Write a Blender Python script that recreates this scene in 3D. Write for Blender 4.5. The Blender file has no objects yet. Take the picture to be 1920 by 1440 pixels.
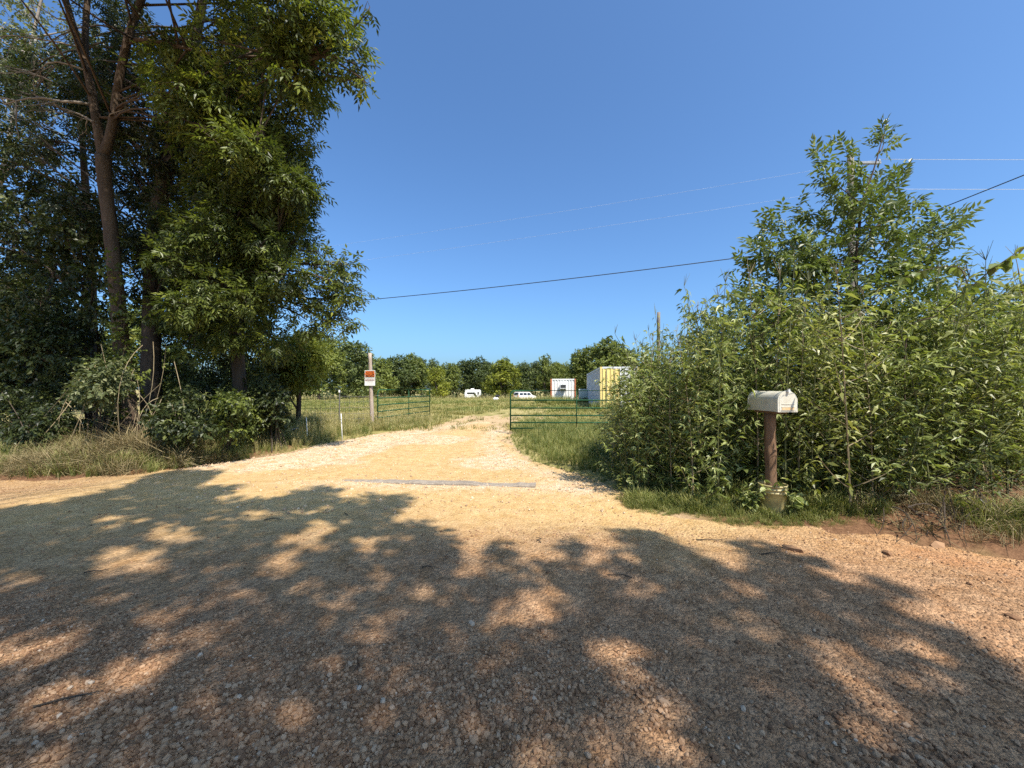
import bpy, math, random
import numpy as np
from mathutils import Vector, Matrix

R = math.radians
rng = np.random.default_rng(7)
random.seed(7)
scene = bpy.context.scene
COL = scene.collection

# ------------------------------------------------------------------ camera, sky, sun, exposure
CAM_H, FPX, HORIZ = 1.55, 721.0, 730.0          # eye height, focal length in photo pixels, horizon row
cam = bpy.data.cameras.new('camera'); cam.sensor_width = 36.0; cam.lens = FPX / 1920 * 36
cam.clip_start = 0.05; cam.clip_end = 6000
cam_o = bpy.data.objects.new('camera', cam); COL.objects.link(cam_o)
cam_o.location = (0, 0, CAM_H); cam_o.rotation_euler = (R(90) + math.atan(10 / FPX), 0, 0)
scene.camera = cam_o

SUN_EL, SUN_AZ = R(55), R(35)                   # azimuth: to the right of straight behind the camera
SUN = Vector((math.sin(SUN_AZ) * math.cos(SUN_EL), -math.cos(SUN_AZ) * math.cos(SUN_EL), math.sin(SUN_EL)))
world = bpy.data.worlds.new('World'); scene.world = world; world.use_nodes = True
wn = world.node_tree; wn.nodes.clear()
sky = wn.nodes.new('ShaderNodeTexSky'); sky.sky_type = 'NISHITA'; sky.sun_disc = False
sky.sun_elevation = SUN_EL; sky.sun_rotation = R(180) - SUN_AZ
sky.altitude = 200; sky.air_density = 1.0; sky.dust_density = 3.0; sky.ozone_density = 6.0
bg = wn.nodes.new('ShaderNodeBackground'); bg.inputs['Strength'].default_value = 0.12
wo = wn.nodes.new('ShaderNodeOutputWorld')
st_ = wn.nodes.new('ShaderNodeMix'); st_.data_type = 'RGBA'; st_.blend_type = 'MULTIPLY'; st_.inputs[0].default_value = 1; st_.inputs[7].default_value = (.77, 1.01, 1.16, 1)      # camera white balance
wn.links.new(sky.outputs[0], st_.inputs[6]); wn.links.new(st_.outputs[2], bg.inputs['Color']); wn.links.new(bg.outputs[0], wo.inputs['Surface'])
sl = bpy.data.lights.new('sun', 'SUN'); sl.energy = 4.8; sl.angle = R(0.53); sl.color = (1.0, 0.93, 0.82)
so = bpy.data.objects.new('sun', sl); COL.objects.link(so)
so.rotation_euler = (-SUN).to_track_quat('-Z', 'Y').to_euler(); so.location = (20, -30, 40)
scene.view_settings.view_transform = 'Standard'; scene.view_settings.look = 'None'
scene.view_settings.exposure = 0.76; scene.view_settings.gamma = 1.0
scene.view_settings.use_curve_mapping = False
scene.cycles.max_bounces = 6; scene.cycles.transparent_max_bounces = 6
scene.cycles.use_denoising = False; scene.cycles.denoiser = 'OPENIMAGEDENOISE'; scene.cycles.denoising_input_passes = 'RGB_ALBEDO_NORMAL'; scene.cycles.denoising_prefilter = 'ACCURATE'

# ------------------------------------------------------------------ helpers
def at(px, py, d):
    """photo pixel at a given depth -> world point"""
    return np.array([(px - 960) / FPX * d, d, CAM_H - (py - HORIZ) / FPX * d])
def gpt(px, py):
    """photo pixel on the flat road -> ground point"""
    d = CAM_H * FPX / (py - HORIZ)
    return np.array([(px - 960) / FPX * d, d])
def smooth(a, b, x):
    t = np.clip((np.asarray(x, float) - a) / (b - a), 0, 1); return t * t * (3 - 2 * t)
def inpoly(poly, x, y):
    poly = np.asarray(poly, float); x = np.asarray(x, float); y = np.asarray(y, float)
    ins = np.zeros(x.shape, bool); j = len(poly) - 1
    for i in range(len(poly)):
        xi, yi = poly[i]; xj, yj = poly[j]
        c = ((yi > y) != (yj > y)) & (x < (xj - xi) * (y - yi) / (yj - yi + 1e-12) + xi)
        ins ^= c; j = i
    return ins
_h = np.random.default_rng(3).random((64, 64))
def vnoise(x, y, s=1.0):
    """tiling value noise in the plane, 0..1"""
    x = np.asarray(x, float) * s + 1000.3; y = np.asarray(y, float) * s + 1000.7
    xi = np.floor(x).astype(int); yi = np.floor(y).astype(int); fx = x - xi; fy = y - yi
    fx = fx * fx * (3 - 2 * fx); fy = fy * fy * (3 - 2 * fy)
    g = lambda a, b: _h[a % 64, b % 64]
    return (g(xi, yi) * (1 - fx) + g(xi + 1, yi) * fx) * (1 - fy) + (g(xi, yi + 1) * (1 - fx) + g(xi + 1, yi + 1) * fx) * fy
def fbm(x, y, s=1.0):
    return (vnoise(x, y, s) + .5 * vnoise(x, y, s * 2.1) + .25 * vnoise(x, y, s * 4.3)) / 1.75

class MB:
    """collects geometry, builds ONE mesh"""
    def __init__(self): self.v = []; self.q = []; self.t = []; self.c = []; self.n = 0
    def add(self, v, q=None, t=None, tint=0.5):
        v = np.asarray(v, float).reshape(-1, 3)
        if q is not None and len(q): self.q.append(np.asarray(q, int) + self.n)
        if t is not None and len(t): self.t.append(np.asarray(t, int) + self.n)
        self.c.append(np.broadcast_to(np.asarray(tint, float), (len(v),)).copy()); self.v.append(v); self.n += len(v)
    def box(self, lo, hi, M=None, tint=.5):
        x0, y0, z0 = lo; x1, y1, z1 = hi
        v = np.array([(x0,y0,z0),(x1,y0,z0),(x1,y1,z0),(x0,y1,z0),(x0,y0,z1),(x1,y0,z1),(x1,y1,z1),(x0,y1,z1)], float)
        if M is not None: v = v @ np.asarray(M)[:3,:3].T + np.asarray(M)[:3,3]
        self.add(v, [(0,3,2,1),(4,5,6,7),(0,1,5,4),(1,2,6,5),(2,3,7,6),(3,0,4,7)], tint=tint)
    def tube(self, pts, rad, sides=6, tint=.5, cap=True, wob=0.0):
        pts = np.asarray(pts, float); n = len(pts)
        rad = np.broadcast_to(np.asarray(rad, float), (n,))
        d = np.gradient(pts, axis=0); d /= np.linalg.norm(d, axis=1)[:, None] + 1e-9
        ref = np.array([1, 0, 0.0]) if abs(d[:, 0]).mean() < .6 else np.array([0, 1, 0.0])
        a = np.cross(d, ref); a /= np.linalg.norm(a, axis=1)[:, None] + 1e-9; b = np.cross(d, a)
        th = np.arange(sides) / sides * 2 * math.pi
        rr = rad[:, None] * (1 + wob * (rng.random((n, sides)) - .5))
        ring = pts[:, None] + rr[:, :, None] * (np.cos(th)[None, :, None] * a[:, None] + np.sin(th)[None, :, None] * b[:, None])
        i = np.arange(n - 1)[:, None] * sides; k = np.arange(sides)[None]; k2 = (k + 1) % sides
        q = np.stack([i + k, i + k2, i + sides + k2, i + sides + k], -1).reshape(-1, 4)
        v = ring.reshape(-1, 3); t = None
        if cap:
            v = np.vstack([v, pts[0], pts[-1]]); c0, c1 = len(v) - 2, len(v) - 1; kk = np.arange(sides); k2 = (kk + 1) % sides
            t = np.vstack([np.stack([np.full(sides, c0), k2, kk], -1), np.stack([np.full(sides, c1), (n-1)*sides + kk, (n-1)*sides + k2], -1)])
        self.add(v, q, t, tint)
    def inst(self, tmpl, Ms, Ts, tint):
        """copies of a small template (V, Q, T) under N rotations Ms (N,3,3, columns scaled) and offsets"""
        V, Q, T = tmpl; N = len(Ts); n = len(V)
        if N == 0: return
        v = np.einsum('nij,kj->nki', Ms, V) + np.asarray(Ts)[:, None]
        off = (np.arange(N) * n)[:, None, None]
        q = (np.asarray(Q)[None] + off).reshape(-1, 4) if len(Q) else None
        t = (np.asarray(T)[None] + off).reshape(-1, 3) if len(T) else None
        tn = np.repeat(np.broadcast_to(np.asarray(tint, float), (N,)), n)
        self.add(v.reshape(-1, 3), q, t, tn)
    def mesh(self, name, smooth_=False):
        me = bpy.data.meshes.new(name)
        v = np.vstack(self.v).astype(np.float32)
        q = np.vstack(self.q) if self.q else np.zeros((0, 4), int); t = np.vstack(self.t) if self.t else np.zeros((0, 3), int)
        me.vertices.add(len(v)); me.vertices.foreach_set('co', v.ravel())
        loops = np.concatenate([q.ravel(), t.ravel()]).astype(np.int32)
        me.loops.add(len(loops)); me.loops.foreach_set('vertex_index', loops)
        me.polygons.add(len(q) + len(t))
        st = np.concatenate([np.arange(len(q)) * 4, len(q) * 4 + np.arange(len(t)) * 3]).astype(np.int32)
        me.polygons.foreach_set('loop_start', st)
        a = me.attributes.new('tint', 'FLOAT', 'POINT'); a.data.foreach_set('value', np.concatenate(self.c).astype(np.float32))
        me.update(calc_edges=True)
        me.polygons.foreach_set('use_smooth', np.full(len(me.polygons), smooth_))
        me.validate(); return me
    def build(self, name, mat, parent=None, smooth_=False, loc=None):
        return link(name, self.mesh(name, smooth_), mat, parent, loc)
def link(name, me, mat, parent=None, loc=None):
    if mat is not None and not me.materials: me.materials.append(mat)
    o = bpy.data.objects.new(name, me); COL.objects.link(o)
    if parent is not None: o.parent = parent
    if loc is not None: o.location = loc
    return o
def tag(o, label=None, cat=None, group=None, kind=None):
    if label: o['label'] = label
    if cat: o['category'] = cat
    if group: o['group'] = group
    if kind: o['kind'] = kind
    return o
def thing(name, label, cat, loc=(0, 0, 0), rz=0, group=None):
    o = bpy.data.objects.new(name, None); COL.objects.link(o); o.empty_display_size = .2
    o.location = loc; o.rotation_euler = (0, 0, rz); return tag(o, label, cat, group)
def children(o): return [c for c in bpy.data.objects if c.parent == o]
def copy_tree(o, kids, parent=None):
    c = o.copy(); COL.objects.link(c); c.parent = parent
    for k in kids:
        d = k.copy(); COL.objects.link(d); d.parent = c
    return c
def frames(d, roll_jit, rng_, scale=1.0, up=None):
    """rotation matrices whose Y column is d and whose Z column looks up as far as it can"""
    d = d / (np.linalg.norm(d, axis=1)[:, None] + 1e-9); N = len(d)
    u = np.tile([0, 0, 1.0], (N, 1)) if up is None else np.array(up, float)
    u = u + rng_.normal(0, roll_jit, (N, 3))
    x = np.cross(d, u); x /= np.linalg.norm(x, axis=1)[:, None] + 1e-9; z = np.cross(x, d)
    s = np.broadcast_to(np.asarray(scale, float), (N,))[:, None, None]
    return np.stack([x, d, z], -1) * s
def bez(p0, p1, p2, n):
    t = np.linspace(0, 1, n)[:, None]; return (1-t)**2 * np.asarray(p0) + 2*t*(1-t) * np.asarray(p1) + t*t * np.asarray(p2)
def spline(pts, n=4):
    """Catmull-Rom through the points"""
    p = np.asarray(pts, float); p = np.vstack([2*p[0]-p[1], p, 2*p[-1]-p[-2]]); out = []
    for i in range(1, len(p) - 2):
        t = np.linspace(0, 1, n, endpoint=False)[:, None]; a, b, c, d = p[i-1], p[i], p[i+1], p[i+2]
        out.append(.5 * (2*b + (c-a)*t + (2*a-5*b+4*c-d)*t*t + (3*b-a-3*c+d)*t**3))
    return np.vstack(out + [p[-2][None]])

# ------------------------------------------------------------------ materials
def newmat(name):
    m = bpy.data.materials.new(name); m.use_nodes = True; nt = m.node_tree
    b = nt.nodes['Principled BSDF']; return m, nt, b
def nd(nt, typ, **kw):
    n = nt.nodes.new(typ)
    for k, v in kw.items():
        if hasattr(n, k) and k not in n.inputs: setattr(n, k, v)
        else: n.inputs[k].default_value = v
    return n
def ramp(nt, fac, stops, interp='LINEAR'):
    r = nt.nodes.new('ShaderNodeValToRGB'); cr = r.color_ramp; cr.interpolation = interp
    while len(cr.elements) < len(stops): cr.elements.new(.5)
    for e, (p, c) in zip(cr.elements, stops):
        e.position = p; e.color = (*c, 1) if len(c) == 3 else c
    nt.links.new(fac, r.inputs[0]); return r.outputs[0]
def mixc(nt, fac, a, b, mode='MIX'):
    m = nt.nodes.new('ShaderNodeMix'); m.data_type = 'RGBA'; m.blend_type = mode
    for s, v in ((m.inputs[0], fac), (m.inputs[6], a), (m.inputs[7], b)):
        if hasattr(v, 'links') or isinstance(v, bpy.types.NodeSocket): nt.links.new(v, s)
        elif isinstance(v, tuple): s.default_value = (*v, 1)
        else: s.default_value = v
    return m.outputs[2]
def mth(nt, op, a, b=None, clamp=False):
    m = nt.nodes.new('ShaderNodeMath'); m.operation = op; m.use_clamp = clamp
    for s, v in zip(m.inputs, (a, b)):
        if v is None: continue
        if isinstance(v, bpy.types.NodeSocket): nt.links.new(v, s)
        else: s.default_value = v
    return m.outputs[0]
def attr(nt, name):
    a = nt.nodes.new('ShaderNodeAttribute'); a.attribute_name = name; return a.outputs['Fac']
def noise(nt, scale, detail=4, rough=.55, vec=None, stretch=None):
    n = nd(nt, 'ShaderNodeTexNoise', Scale=scale, Detail=detail, Roughness=rough)
    src = vec
    if src is None: src = nt.nodes.new('ShaderNodeNewGeometry').outputs['Position']
    if stretch:
        mp = nt.nodes.new('ShaderNodeMapping'); mp.inputs['Scale'].default_value = stretch
        nt.links.new(src, mp.inputs[0]); src = mp.outputs[0]
    nt.links.new(src, n.inputs['Vector']); return n.outputs[0]
def objco(nt): return nt.nodes.new('ShaderNodeTexCoord').outputs['Object']
def bump(nt, b, h, strength=.5, dist=.02):
    n = nd(nt, 'ShaderNodeBump', Strength=strength, Distance=dist); nt.links.new(h, n.inputs['Height']); nt.links.new(n.outputs[0], b.inputs['Normal'])

def leafmat(name, stops, trans=.3, rough=.5, rnd=.25, tscale=(1.25, 1.35, .6)):
    m, nt, b = newmat(name)
    t = attr(nt, 'tint'); oi = nt.nodes.new('ShaderNodeObjectInfo')
    f = mth(nt, 'ADD', t, mth(nt, 'MULTIPLY', mth(nt, 'SUBTRACT', oi.outputs['Random'], .5), rnd), True)
    c = ramp(nt, f, stops); nt.links.new(c, b.inputs['Base Color'])
    b.inputs['Roughness'].default_value = rough; b.inputs['Specular IOR Level'].default_value = .35
    tr = nt.nodes.new('ShaderNodeBsdfTranslucent'); cc = mixc(nt, 1.0, c, tscale, 'MULTIPLY'); nt.links.new(cc, tr.inputs[0])
    mx = nt.nodes.new('ShaderNodeMixShader'); mx.inputs[0].default_value = trans
    nt.links.new(b.outputs[0], mx.inputs[1]); nt.links.new(tr.outputs[0], mx.inputs[2])
    nt.links.new(mx.outputs[0], nt.nodes['Material Output'].inputs[0]); return m
def barkmat(name, c1, c2, scale=9):
    m, nt, b = newmat(name); co = objco(nt)
    n = noise(nt, scale, 6, .65, co, (1, 1, .22)); n2 = noise(nt, 2.2, 3, .6, co)
    c = ramp(nt, n, [(.3, c1), (.7, c2)]); c = mixc(nt, mth(nt, 'MULTIPLY', n2, .5), c, tuple(x * 1.5 for x in c2))
    nt.links.new(c, b.inputs['Base Color']); b.inputs['Roughness'].default_value = .95; b.inputs['Specular IOR Level'].default_value = .15
    bump(nt, b, n, .9, .03); return m
def plain(name, col, rough=.5, metal=0, spec=.5, dirt=None, dscale=6, bumpk=0, rust=None):
    m, nt, b = newmat(name); co = objco(nt); n = noise(nt, dscale, 5, .6, co)
    d = dirt or tuple(x * .7 for x in col)
    c = ramp(nt, n, [(.35, d), (.65, col)])
    if rust:
        n2 = noise(nt, dscale * .8, 6, .7, co, (1, 1, .35)); c = mixc(nt, ramp(nt, n2, [(rust[1], (0,0,0)), (rust[1] + .12, (1,1,1))]), c, rust[0])
    nt.links.new(c, b.inputs['Base Color']); b.inputs['Roughness'].default_value = rough; b.inputs['Metallic'].default_value = metal
    b.inputs['Specular IOR Level'].default_value = spec
    if bumpk: bump(nt, b, n, bumpk, .01)
    return m

def dirtmat():
    m, nt, b = newmat('gravel_dirt'); geo = nt.nodes.new('ShaderNodeNewGeometry').outputs['Position']
    tan, pale, red = attr(nt, 'tan'), attr(nt, 'pale'), attr(nt, 'red')
    nl, nm, nf = noise(nt, .9, 5, .6, geo), noise(nt, 5, 6, .65, geo), noise(nt, 38, 4, .7, geo)
    v1 = nd(nt, 'ShaderNodeTexVoronoi', Scale=42.0, Randomness=1.0); nt.links.new(geo, v1.inputs['Vector'])
    v2 = nd(nt, 'ShaderNodeTexVoronoi', Scale=95.0); nt.links.new(geo, v2.inputs['Vector'])
    base = ramp(nt, nm, [(.3, (.250, .136, .066)), (.7, (.380, .222, .116))])
    tanc = ramp(nt, nm, [(.3, (.42, .267, .104)), (.72, (.55, .375, .168))])
    c = mixc(nt, mth(nt, 'ADD', tan, mth(nt, 'MULTIPLY', mth(nt, 'SUBTRACT', nl, .5), .5), True), base, tanc)
    c = mixc(nt, mth(nt, 'MULTIPLY', red, mth(nt, 'ADD', nl, .2), True), c, (.36, .165, .075))
    pf = mth(nt, 'MULTIPLY', pale, ramp(nt, mth(nt, 'ADD', mth(nt, 'MULTIPLY', nm, .6), mth(nt, 'MULTIPLY', nf, .4)), [(.40, (0,0,0)), (.56, (1,1,1))]))
    c = mixc(nt, pf, c, (.56, .46, .33))
    sv = ramp(nt, v1.outputs['Color'], [(0, (.62,.62,.64)), (.6, (1,1,1)), (1, (1.35,1.33,1.30))])
    sv2 = ramp(nt, v2.outputs['Color'], [(0, (.72,.72,.72)), (1, (1.25,1.25,1.25))])
    stony = mth(nt, 'SUBTRACT', 1.0, mth(nt, 'MULTIPLY', tan, .45))
    c = mixc(nt, stony, c, mixc(nt, 1.0, c, sv, 'MULTIPLY')); c = mixc(nt, mth(nt, 'MULTIPLY', stony, .8), c, mixc(nt, 1.0, c, sv2, 'MULTIPLY'))
    nt.links.new(c, b.inputs['Base Color']); b.inputs['Roughness'].default_value = .95; b.inputs['Specular IOR Level'].default_value = .12
    h = mth(nt, 'ADD', mth(nt, 'MULTIPLY', v1.outputs['Distance'], -1.0), mth(nt, 'ADD', mth(nt, 'MULTIPLY', v2.outputs['Distance'], -.6), mth(nt, 'MULTIPLY', nm, 1.2)))
    bump(nt, b, mth(nt, 'MULTIPLY', h, stony), .75, .022); return m
def fieldmat():
    m, nt, b = newmat('field_soil'); geo = nt.nodes.new('ShaderNodeNewGeometry').outputs['Position']
    nl, nm, nf = noise(nt, .13, 4, .6, geo), noise(nt, 1.6, 6, .65, geo, (1, .6, 1)), noise(nt, 22, 3, .7, geo)
    g = ramp(nt, nm, [(.3, (.13, .135, .040)), (.52, (.25, .215, .075)), (.72, (.40, .32, .15))])
    s = ramp(nt, nm, [(.3, (.28, .225, .09)), (.7, (.45, .36, .18))])
    c = mixc(nt, ramp(nt, nl, [(.42, (0,0,0)), (.6, (1,1,1))]), g, s)
    bare = attr(nt, 'bare'); bf = ramp(nt, mth(nt, 'ADD', bare, mth(nt, 'MULTIPLY', mth(nt, 'SUBTRACT', nm, .5), 1.1)), [(.42, (0,0,0)), (.58, (1,1,1))])
    c = mixc(nt, bf, c, ramp(nt, nf, [(.3, (.33, .215, .115)), (.7, (.50, .37, .22))]))
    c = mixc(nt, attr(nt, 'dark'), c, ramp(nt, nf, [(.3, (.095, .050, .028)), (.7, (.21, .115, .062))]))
    nt.links.new(c, b.inputs['Base Color']); b.inputs['Roughness'].default_value = 1; b.inputs['Specular IOR Level'].default_value = .05
    bump(nt, b, nf, .6, .03); return m

M = {}
M['dirt'] = dirtmat(); M['field'] = fieldmat()
M['ash'] = leafmat('ash_leaf', [(0, (.026, .036, .011)), (.45, (.088, .112, .025)), (.8, (.18, .21, .040)), (1, (.31, .32, .06))], .36, .42)
M['dark_leaf'] = leafmat('dark_leaf', [(0, (.016, .023, .009)), (.5, (.048, .064, .019)), (1, (.14, .155, .045))], .28, .42)
M['sapling_leaf'] = leafmat('sapling_leaf', [(0, (.055, .078, .022)), (.5, (.125, .160, .045)), (1, (.25, .28, .09))], .30, .40)
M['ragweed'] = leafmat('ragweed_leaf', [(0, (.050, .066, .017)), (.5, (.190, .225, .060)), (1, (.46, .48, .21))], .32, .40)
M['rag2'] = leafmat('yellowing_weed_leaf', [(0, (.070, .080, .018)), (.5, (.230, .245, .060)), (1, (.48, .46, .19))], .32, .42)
M['yellow_leaf'] = leafmat('yellow_leaf', [(0, (.06, .085, .015)), (.5, (.14, .165, .028)), (1, (.24, .25, .045))], .35)
M['pale_leaf'] = leafmat('pale_leaf', [(0, (.05, .066, .025)), (.5, (.12, .14, .055)), (1, (.25, .25, .12))], .3)
M['far_dark'] = leafmat('far_dark_leaf', [(0, (.040, .056, .020)), (.5, (.110, .140, .040)), (1, (.23, .26, .075))], .28)
M['far_mid'] = leafmat('far_mid_leaf', [(0, (.070, .090, .022)), (.5, (.180, .210, .046)), (1, (.33, .35, .085))], .28)
M['far_yellow'] = leafmat('far_yellow_leaf', [(0, (.10, .12, .016)), (.5, (.25, .265, .034)), (1, (.40, .40, .06))], .3)
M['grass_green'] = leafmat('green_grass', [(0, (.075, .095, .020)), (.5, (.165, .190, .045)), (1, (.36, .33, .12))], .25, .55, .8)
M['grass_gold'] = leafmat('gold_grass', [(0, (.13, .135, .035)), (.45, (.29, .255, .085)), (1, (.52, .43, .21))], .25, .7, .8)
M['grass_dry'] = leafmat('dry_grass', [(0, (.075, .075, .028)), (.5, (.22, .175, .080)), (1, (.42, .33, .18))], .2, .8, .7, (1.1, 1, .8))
M['bark'] = barkmat('brown_bark', (.034, .024, .017), (.110, .078, .055))
M['bark_dark'] = barkmat('dark_bark', (.025, .019, .014), (.085, .066, .050))
M['bark_pale'] = barkmat('pale_dead_wood', (.10, .085, .07), (.28, .24, .20), 14)
M['stem'] = plain('green_stem', (.12, .135, .045), .7, dirt=(.08, .075, .03))
M['stem_dry'] = plain('dry_stem', (.30, .24, .14), .8, dirt=(.18, .13, .07))
M['post_wood'] = barkmat('weathered_post_wood', (.16, .12, .095), (.40, .33, .275), 16)
M['brown_wood'] = barkmat('brown_post_wood', (.040, .022, .013), (.22, .135, .080), 20)
M['grey_wood'] = barkmat('grey_beam_wood', (.14, .115, .09), (.29, .245, .195), 12)
M['pole_wood'] = barkmat('utility_pole_wood', (.10, .085, .07), (.22, .19, .16), 8)
M['stone'] = None

# ------------------------------------------------------------------ terrain
EDGE = np.array([(-60, 17.5), (-30, 11.0), (-14, 7.6), (-8.5, 6.45), (-6.9, 6.9), (-5.2, 6.0), (-2.0, 5.1), (1.3, 4.9), (1.75, 4.75), (2.7, 4.35), (3.9, 4.12), (4.7, 3.62), (10, 2.4), (30, -2), (60, -8.5)])
def road_edge(x): return np.interp(x, EDGE[:, 0], EDGE[:, 1])
DL = np.array([(-7.0, 6.6), (-6.4, 7.6), (-5.35, 9.2), (-4.85, 11.1), (-4.1, 13.1), (-3.1, 16), (-2.6, 18.5), (-2.2, 21), (-1.0, 25), (1, 31)])   # left edge of the drive
DR = np.array([(1.75, 5.0), (1.45, 6.1), (1.15, 7.0), (.35, 8.3), (-.05, 10), (-.15, 11.2), (-.1, 13), (0, 16), (.2, 18.5), (1.0, 21), (2.0, 24), (3.5, 30)])
def hgt(x, y):
    x = np.asarray(x, float); y = np.asarray(y, float)
    e = road_edge(x); out = y - e                                   # metres beyond the far road edge
    xl = np.interp(y, DL[:, 1], DL[:, 0]); xr = np.interp(y, DR[:, 1], DR[:, 0])
    onD = smooth(-.9, .1, x - xl) * smooth(-.9, .1, xr - x)
    h = 0.10 * smooth(7, 14, y) + .13 * smooth(14, 34, y) - 1.15 * smooth(42, 86, y) * (1 - .5 * smooth(10, 40, x))
    bank = smooth(0, .45, out) * (1 - smooth(5, 9, out))
    h = h + bank * (1 - onD) * (.22 * smooth(3.3, 4.6, x) + .16 * smooth(-5.5, -7.5, x) + .03)
    near = 1 - smooth(7, 16, y)
    road = 1 - smooth(-.6, .2, out)
    h = h + road * (.025 * np.cos((out + 1.3) * 2 * math.pi / 2.2) * smooth(-6, -4, out)) + near * .03 * (fbm(x, y, 1.3) - .5)
    tt = (x - xl) / np.maximum(xr - xl, .5); h = h - .035 * onD * (np.exp(-((tt - .3) / .09) ** 2) + np.exp(-((tt - .68) / .09) ** 2)) * smooth(5.5, 8, y)
    h = h + .10 * (fbm(x, y, .22) - .5) * smooth(9, 20, y) - .25 * smooth(-3.2, -4.4, out + 4.0) * 0
    return h
def grid_obj(name, X, Y, zoff, mat, kind='structure', attrs=None):
    ny, nx = X.shape; mb = MB()
    i = np.arange(ny - 1)[:, None] * nx; k = np.arange(nx - 1)[None]
    q = np.stack([i + k, i + k + 1, i + nx + k + 1, i + nx + k], -1).reshape(-1, 4)
    mb.add(np.stack([X, Y, hgt(X, Y) + zoff], -1).reshape(-1, 3), q)
    me = mb.mesh(name, True)
    for n_, a_ in (attrs or {}).items():
        at_ = me.attributes.new(n_, 'FLOAT', 'POINT'); at_.data.foreach_set('value', np.asarray(a_, np.float32).ravel())
    return tag(link(name, me, mat), kind=kind)
def axis(fine0, fine1, step, far, grow=1.13):
    a = list(np.arange(fine0, fine1 + 1e-6, step)); s = step
    while a[-1] < far: s *= grow; a.append(a[-1] + s)
    s = step; b = [fine0]
    while b[0] > -far: s *= grow; b.insert(0, b[0] - s)
    return np.array(b[:-1] + a)
gx, gy = axis(-14, 13, .3, 1800), axis(-4, 34, .3, 1800)
X, Y = np.meshgrid(gx, gy)
xl, xr = np.interp(Y, DL[:, 1], DL[:, 0]), np.interp(Y, DR[:, 1], DR[:, 0])
out = Y - road_edge(X)
bare = np.clip(smooth(-.5, .3, X - xl) * smooth(-.5, .3, xr - X) * (1 - .75 * smooth(15, 24, Y)) * (1 - smooth(26, 33, Y)), 0, 1)
bare = np.maximum(bare, .62 * np.exp(-((Y - 18.6) / 1.5) ** 2) * smooth(-4, -2, X) * (1 - smooth(2.0, 4.0, X)))
bare = np.maximum(bare, .9 * (1 - smooth(-.1, .35, out)) * (1 - smooth(2, 3, X)))
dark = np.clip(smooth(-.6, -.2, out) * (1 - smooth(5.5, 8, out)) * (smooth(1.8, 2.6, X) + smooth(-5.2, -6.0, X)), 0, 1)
under = np.maximum(1 - smooth(-.6, -.15, out), smooth(.1, .6, X - xl) * smooth(.1, .6, xr - X) * smooth(4.4, 4.8, Y) * (1 - smooth(13.0, 14.5, Y)))
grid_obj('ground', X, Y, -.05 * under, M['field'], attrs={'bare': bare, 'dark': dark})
# the gravel road: a band with a ragged far edge
U = np.concatenate([np.arange(-60, -14, 1.0), np.arange(-14, 12, .10), np.arange(12, 61, 1.0)]); V = np.linspace(0, 1, 90) ** .8
EDn = road_edge(U) + .10 * (fbm(U, U * 0 + 3, 2.3) - .5) * 2
X = np.tile(U, (len(V), 1)); Y = (EDn[None] + .05) * V[:, None] + (EDn[None] - 8.2) * (1 - V[:, None])
def paint(X, Y):
    xl, xr = np.interp(Y, DL[:, 1], DL[:, 0]), np.interp(Y, DR[:, 1], DR[:, 0])
    o = Y - road_edge(X); nz = fbm(X, Y, .9) - .5
    tan = smooth(2.6, 5.2, Y + nz * 1.6) * smooth(-8.5, -5.5, X) * (1 - .35 * smooth(2.2, 4.5, X))
    tan = np.maximum(tan, .45 * smooth(-1.6, -.2, o + nz))
    pale = .12 + .75 * smooth(.52, .62, fbm(X + 7, Y, .55)) * smooth(4.8, 6.2, Y) + .8 * np.exp(-((X - xl - .8) / .7) ** 2) * smooth(7, 9, Y) + .6 * np.exp(-((X - xr + .5) / .35) ** 2) * smooth(5, 6.5, Y)
    pale = pale + .6 * np.exp(-((Y - 6.05 + .08 * X) / .25) ** 2) * smooth(-4, -2.5, X) * (1 - smooth(1, 2, X))
    red = .65 * np.exp(-((o + .5) / .55) ** 2) * smooth(2.6, 4, X) + .5 * np.exp(-((X + .4) / 1.0) ** 2 - ((Y - 15.8) / 1.2) ** 2) + .25 * smooth(.55, .7, fbm(X, Y + 9, .5)) * (1 - smooth(4, 6, Y)) + .25 * np.exp(-((o + .3) / .5) ** 2) * smooth(-7.5, -8.5, X)
    return {'tan': np.clip(tan, 0, 1), 'pale': np.clip(pale, 0, 1), 'red': np.clip(red, 0, 1)}
road = grid_obj('gravel_road', X, Y, .006, M['dirt'], attrs=paint(X, Y))
# the drive: from the road to past the gate, ragged edges
yy = np.concatenate([np.arange(4.55, 8, .09), np.arange(8, 17.2, .16)]); ww = np.linspace(0, 1, 70)
L_ = np.interp(yy, DL[:, 1], DL[:, 0]) + .45 * (fbm(yy * 0, yy, 1.6) - .5); R_ = np.interp(yy, DR[:, 1], DR[:, 0]) + .5 * (fbm(yy * 0 + 5, yy, 1.6) - .5)
L_ += smooth(13.5, 17.2, yy) * 1.1; R_ -= smooth(13.5, 17.2, yy) * 1.0
X = L_[:, None] * (1 - ww) + R_[:, None] * ww; Y = np.tile(yy[:, None], (1, len(ww)))
grid_obj('driveway', X, Y, .011 - .018 * (1 - smooth(4.6, 5.6, Y + .5 * (fbm(X, Y, 1.2) - .5))), M['dirt'], attrs=paint(X, Y))

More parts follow.
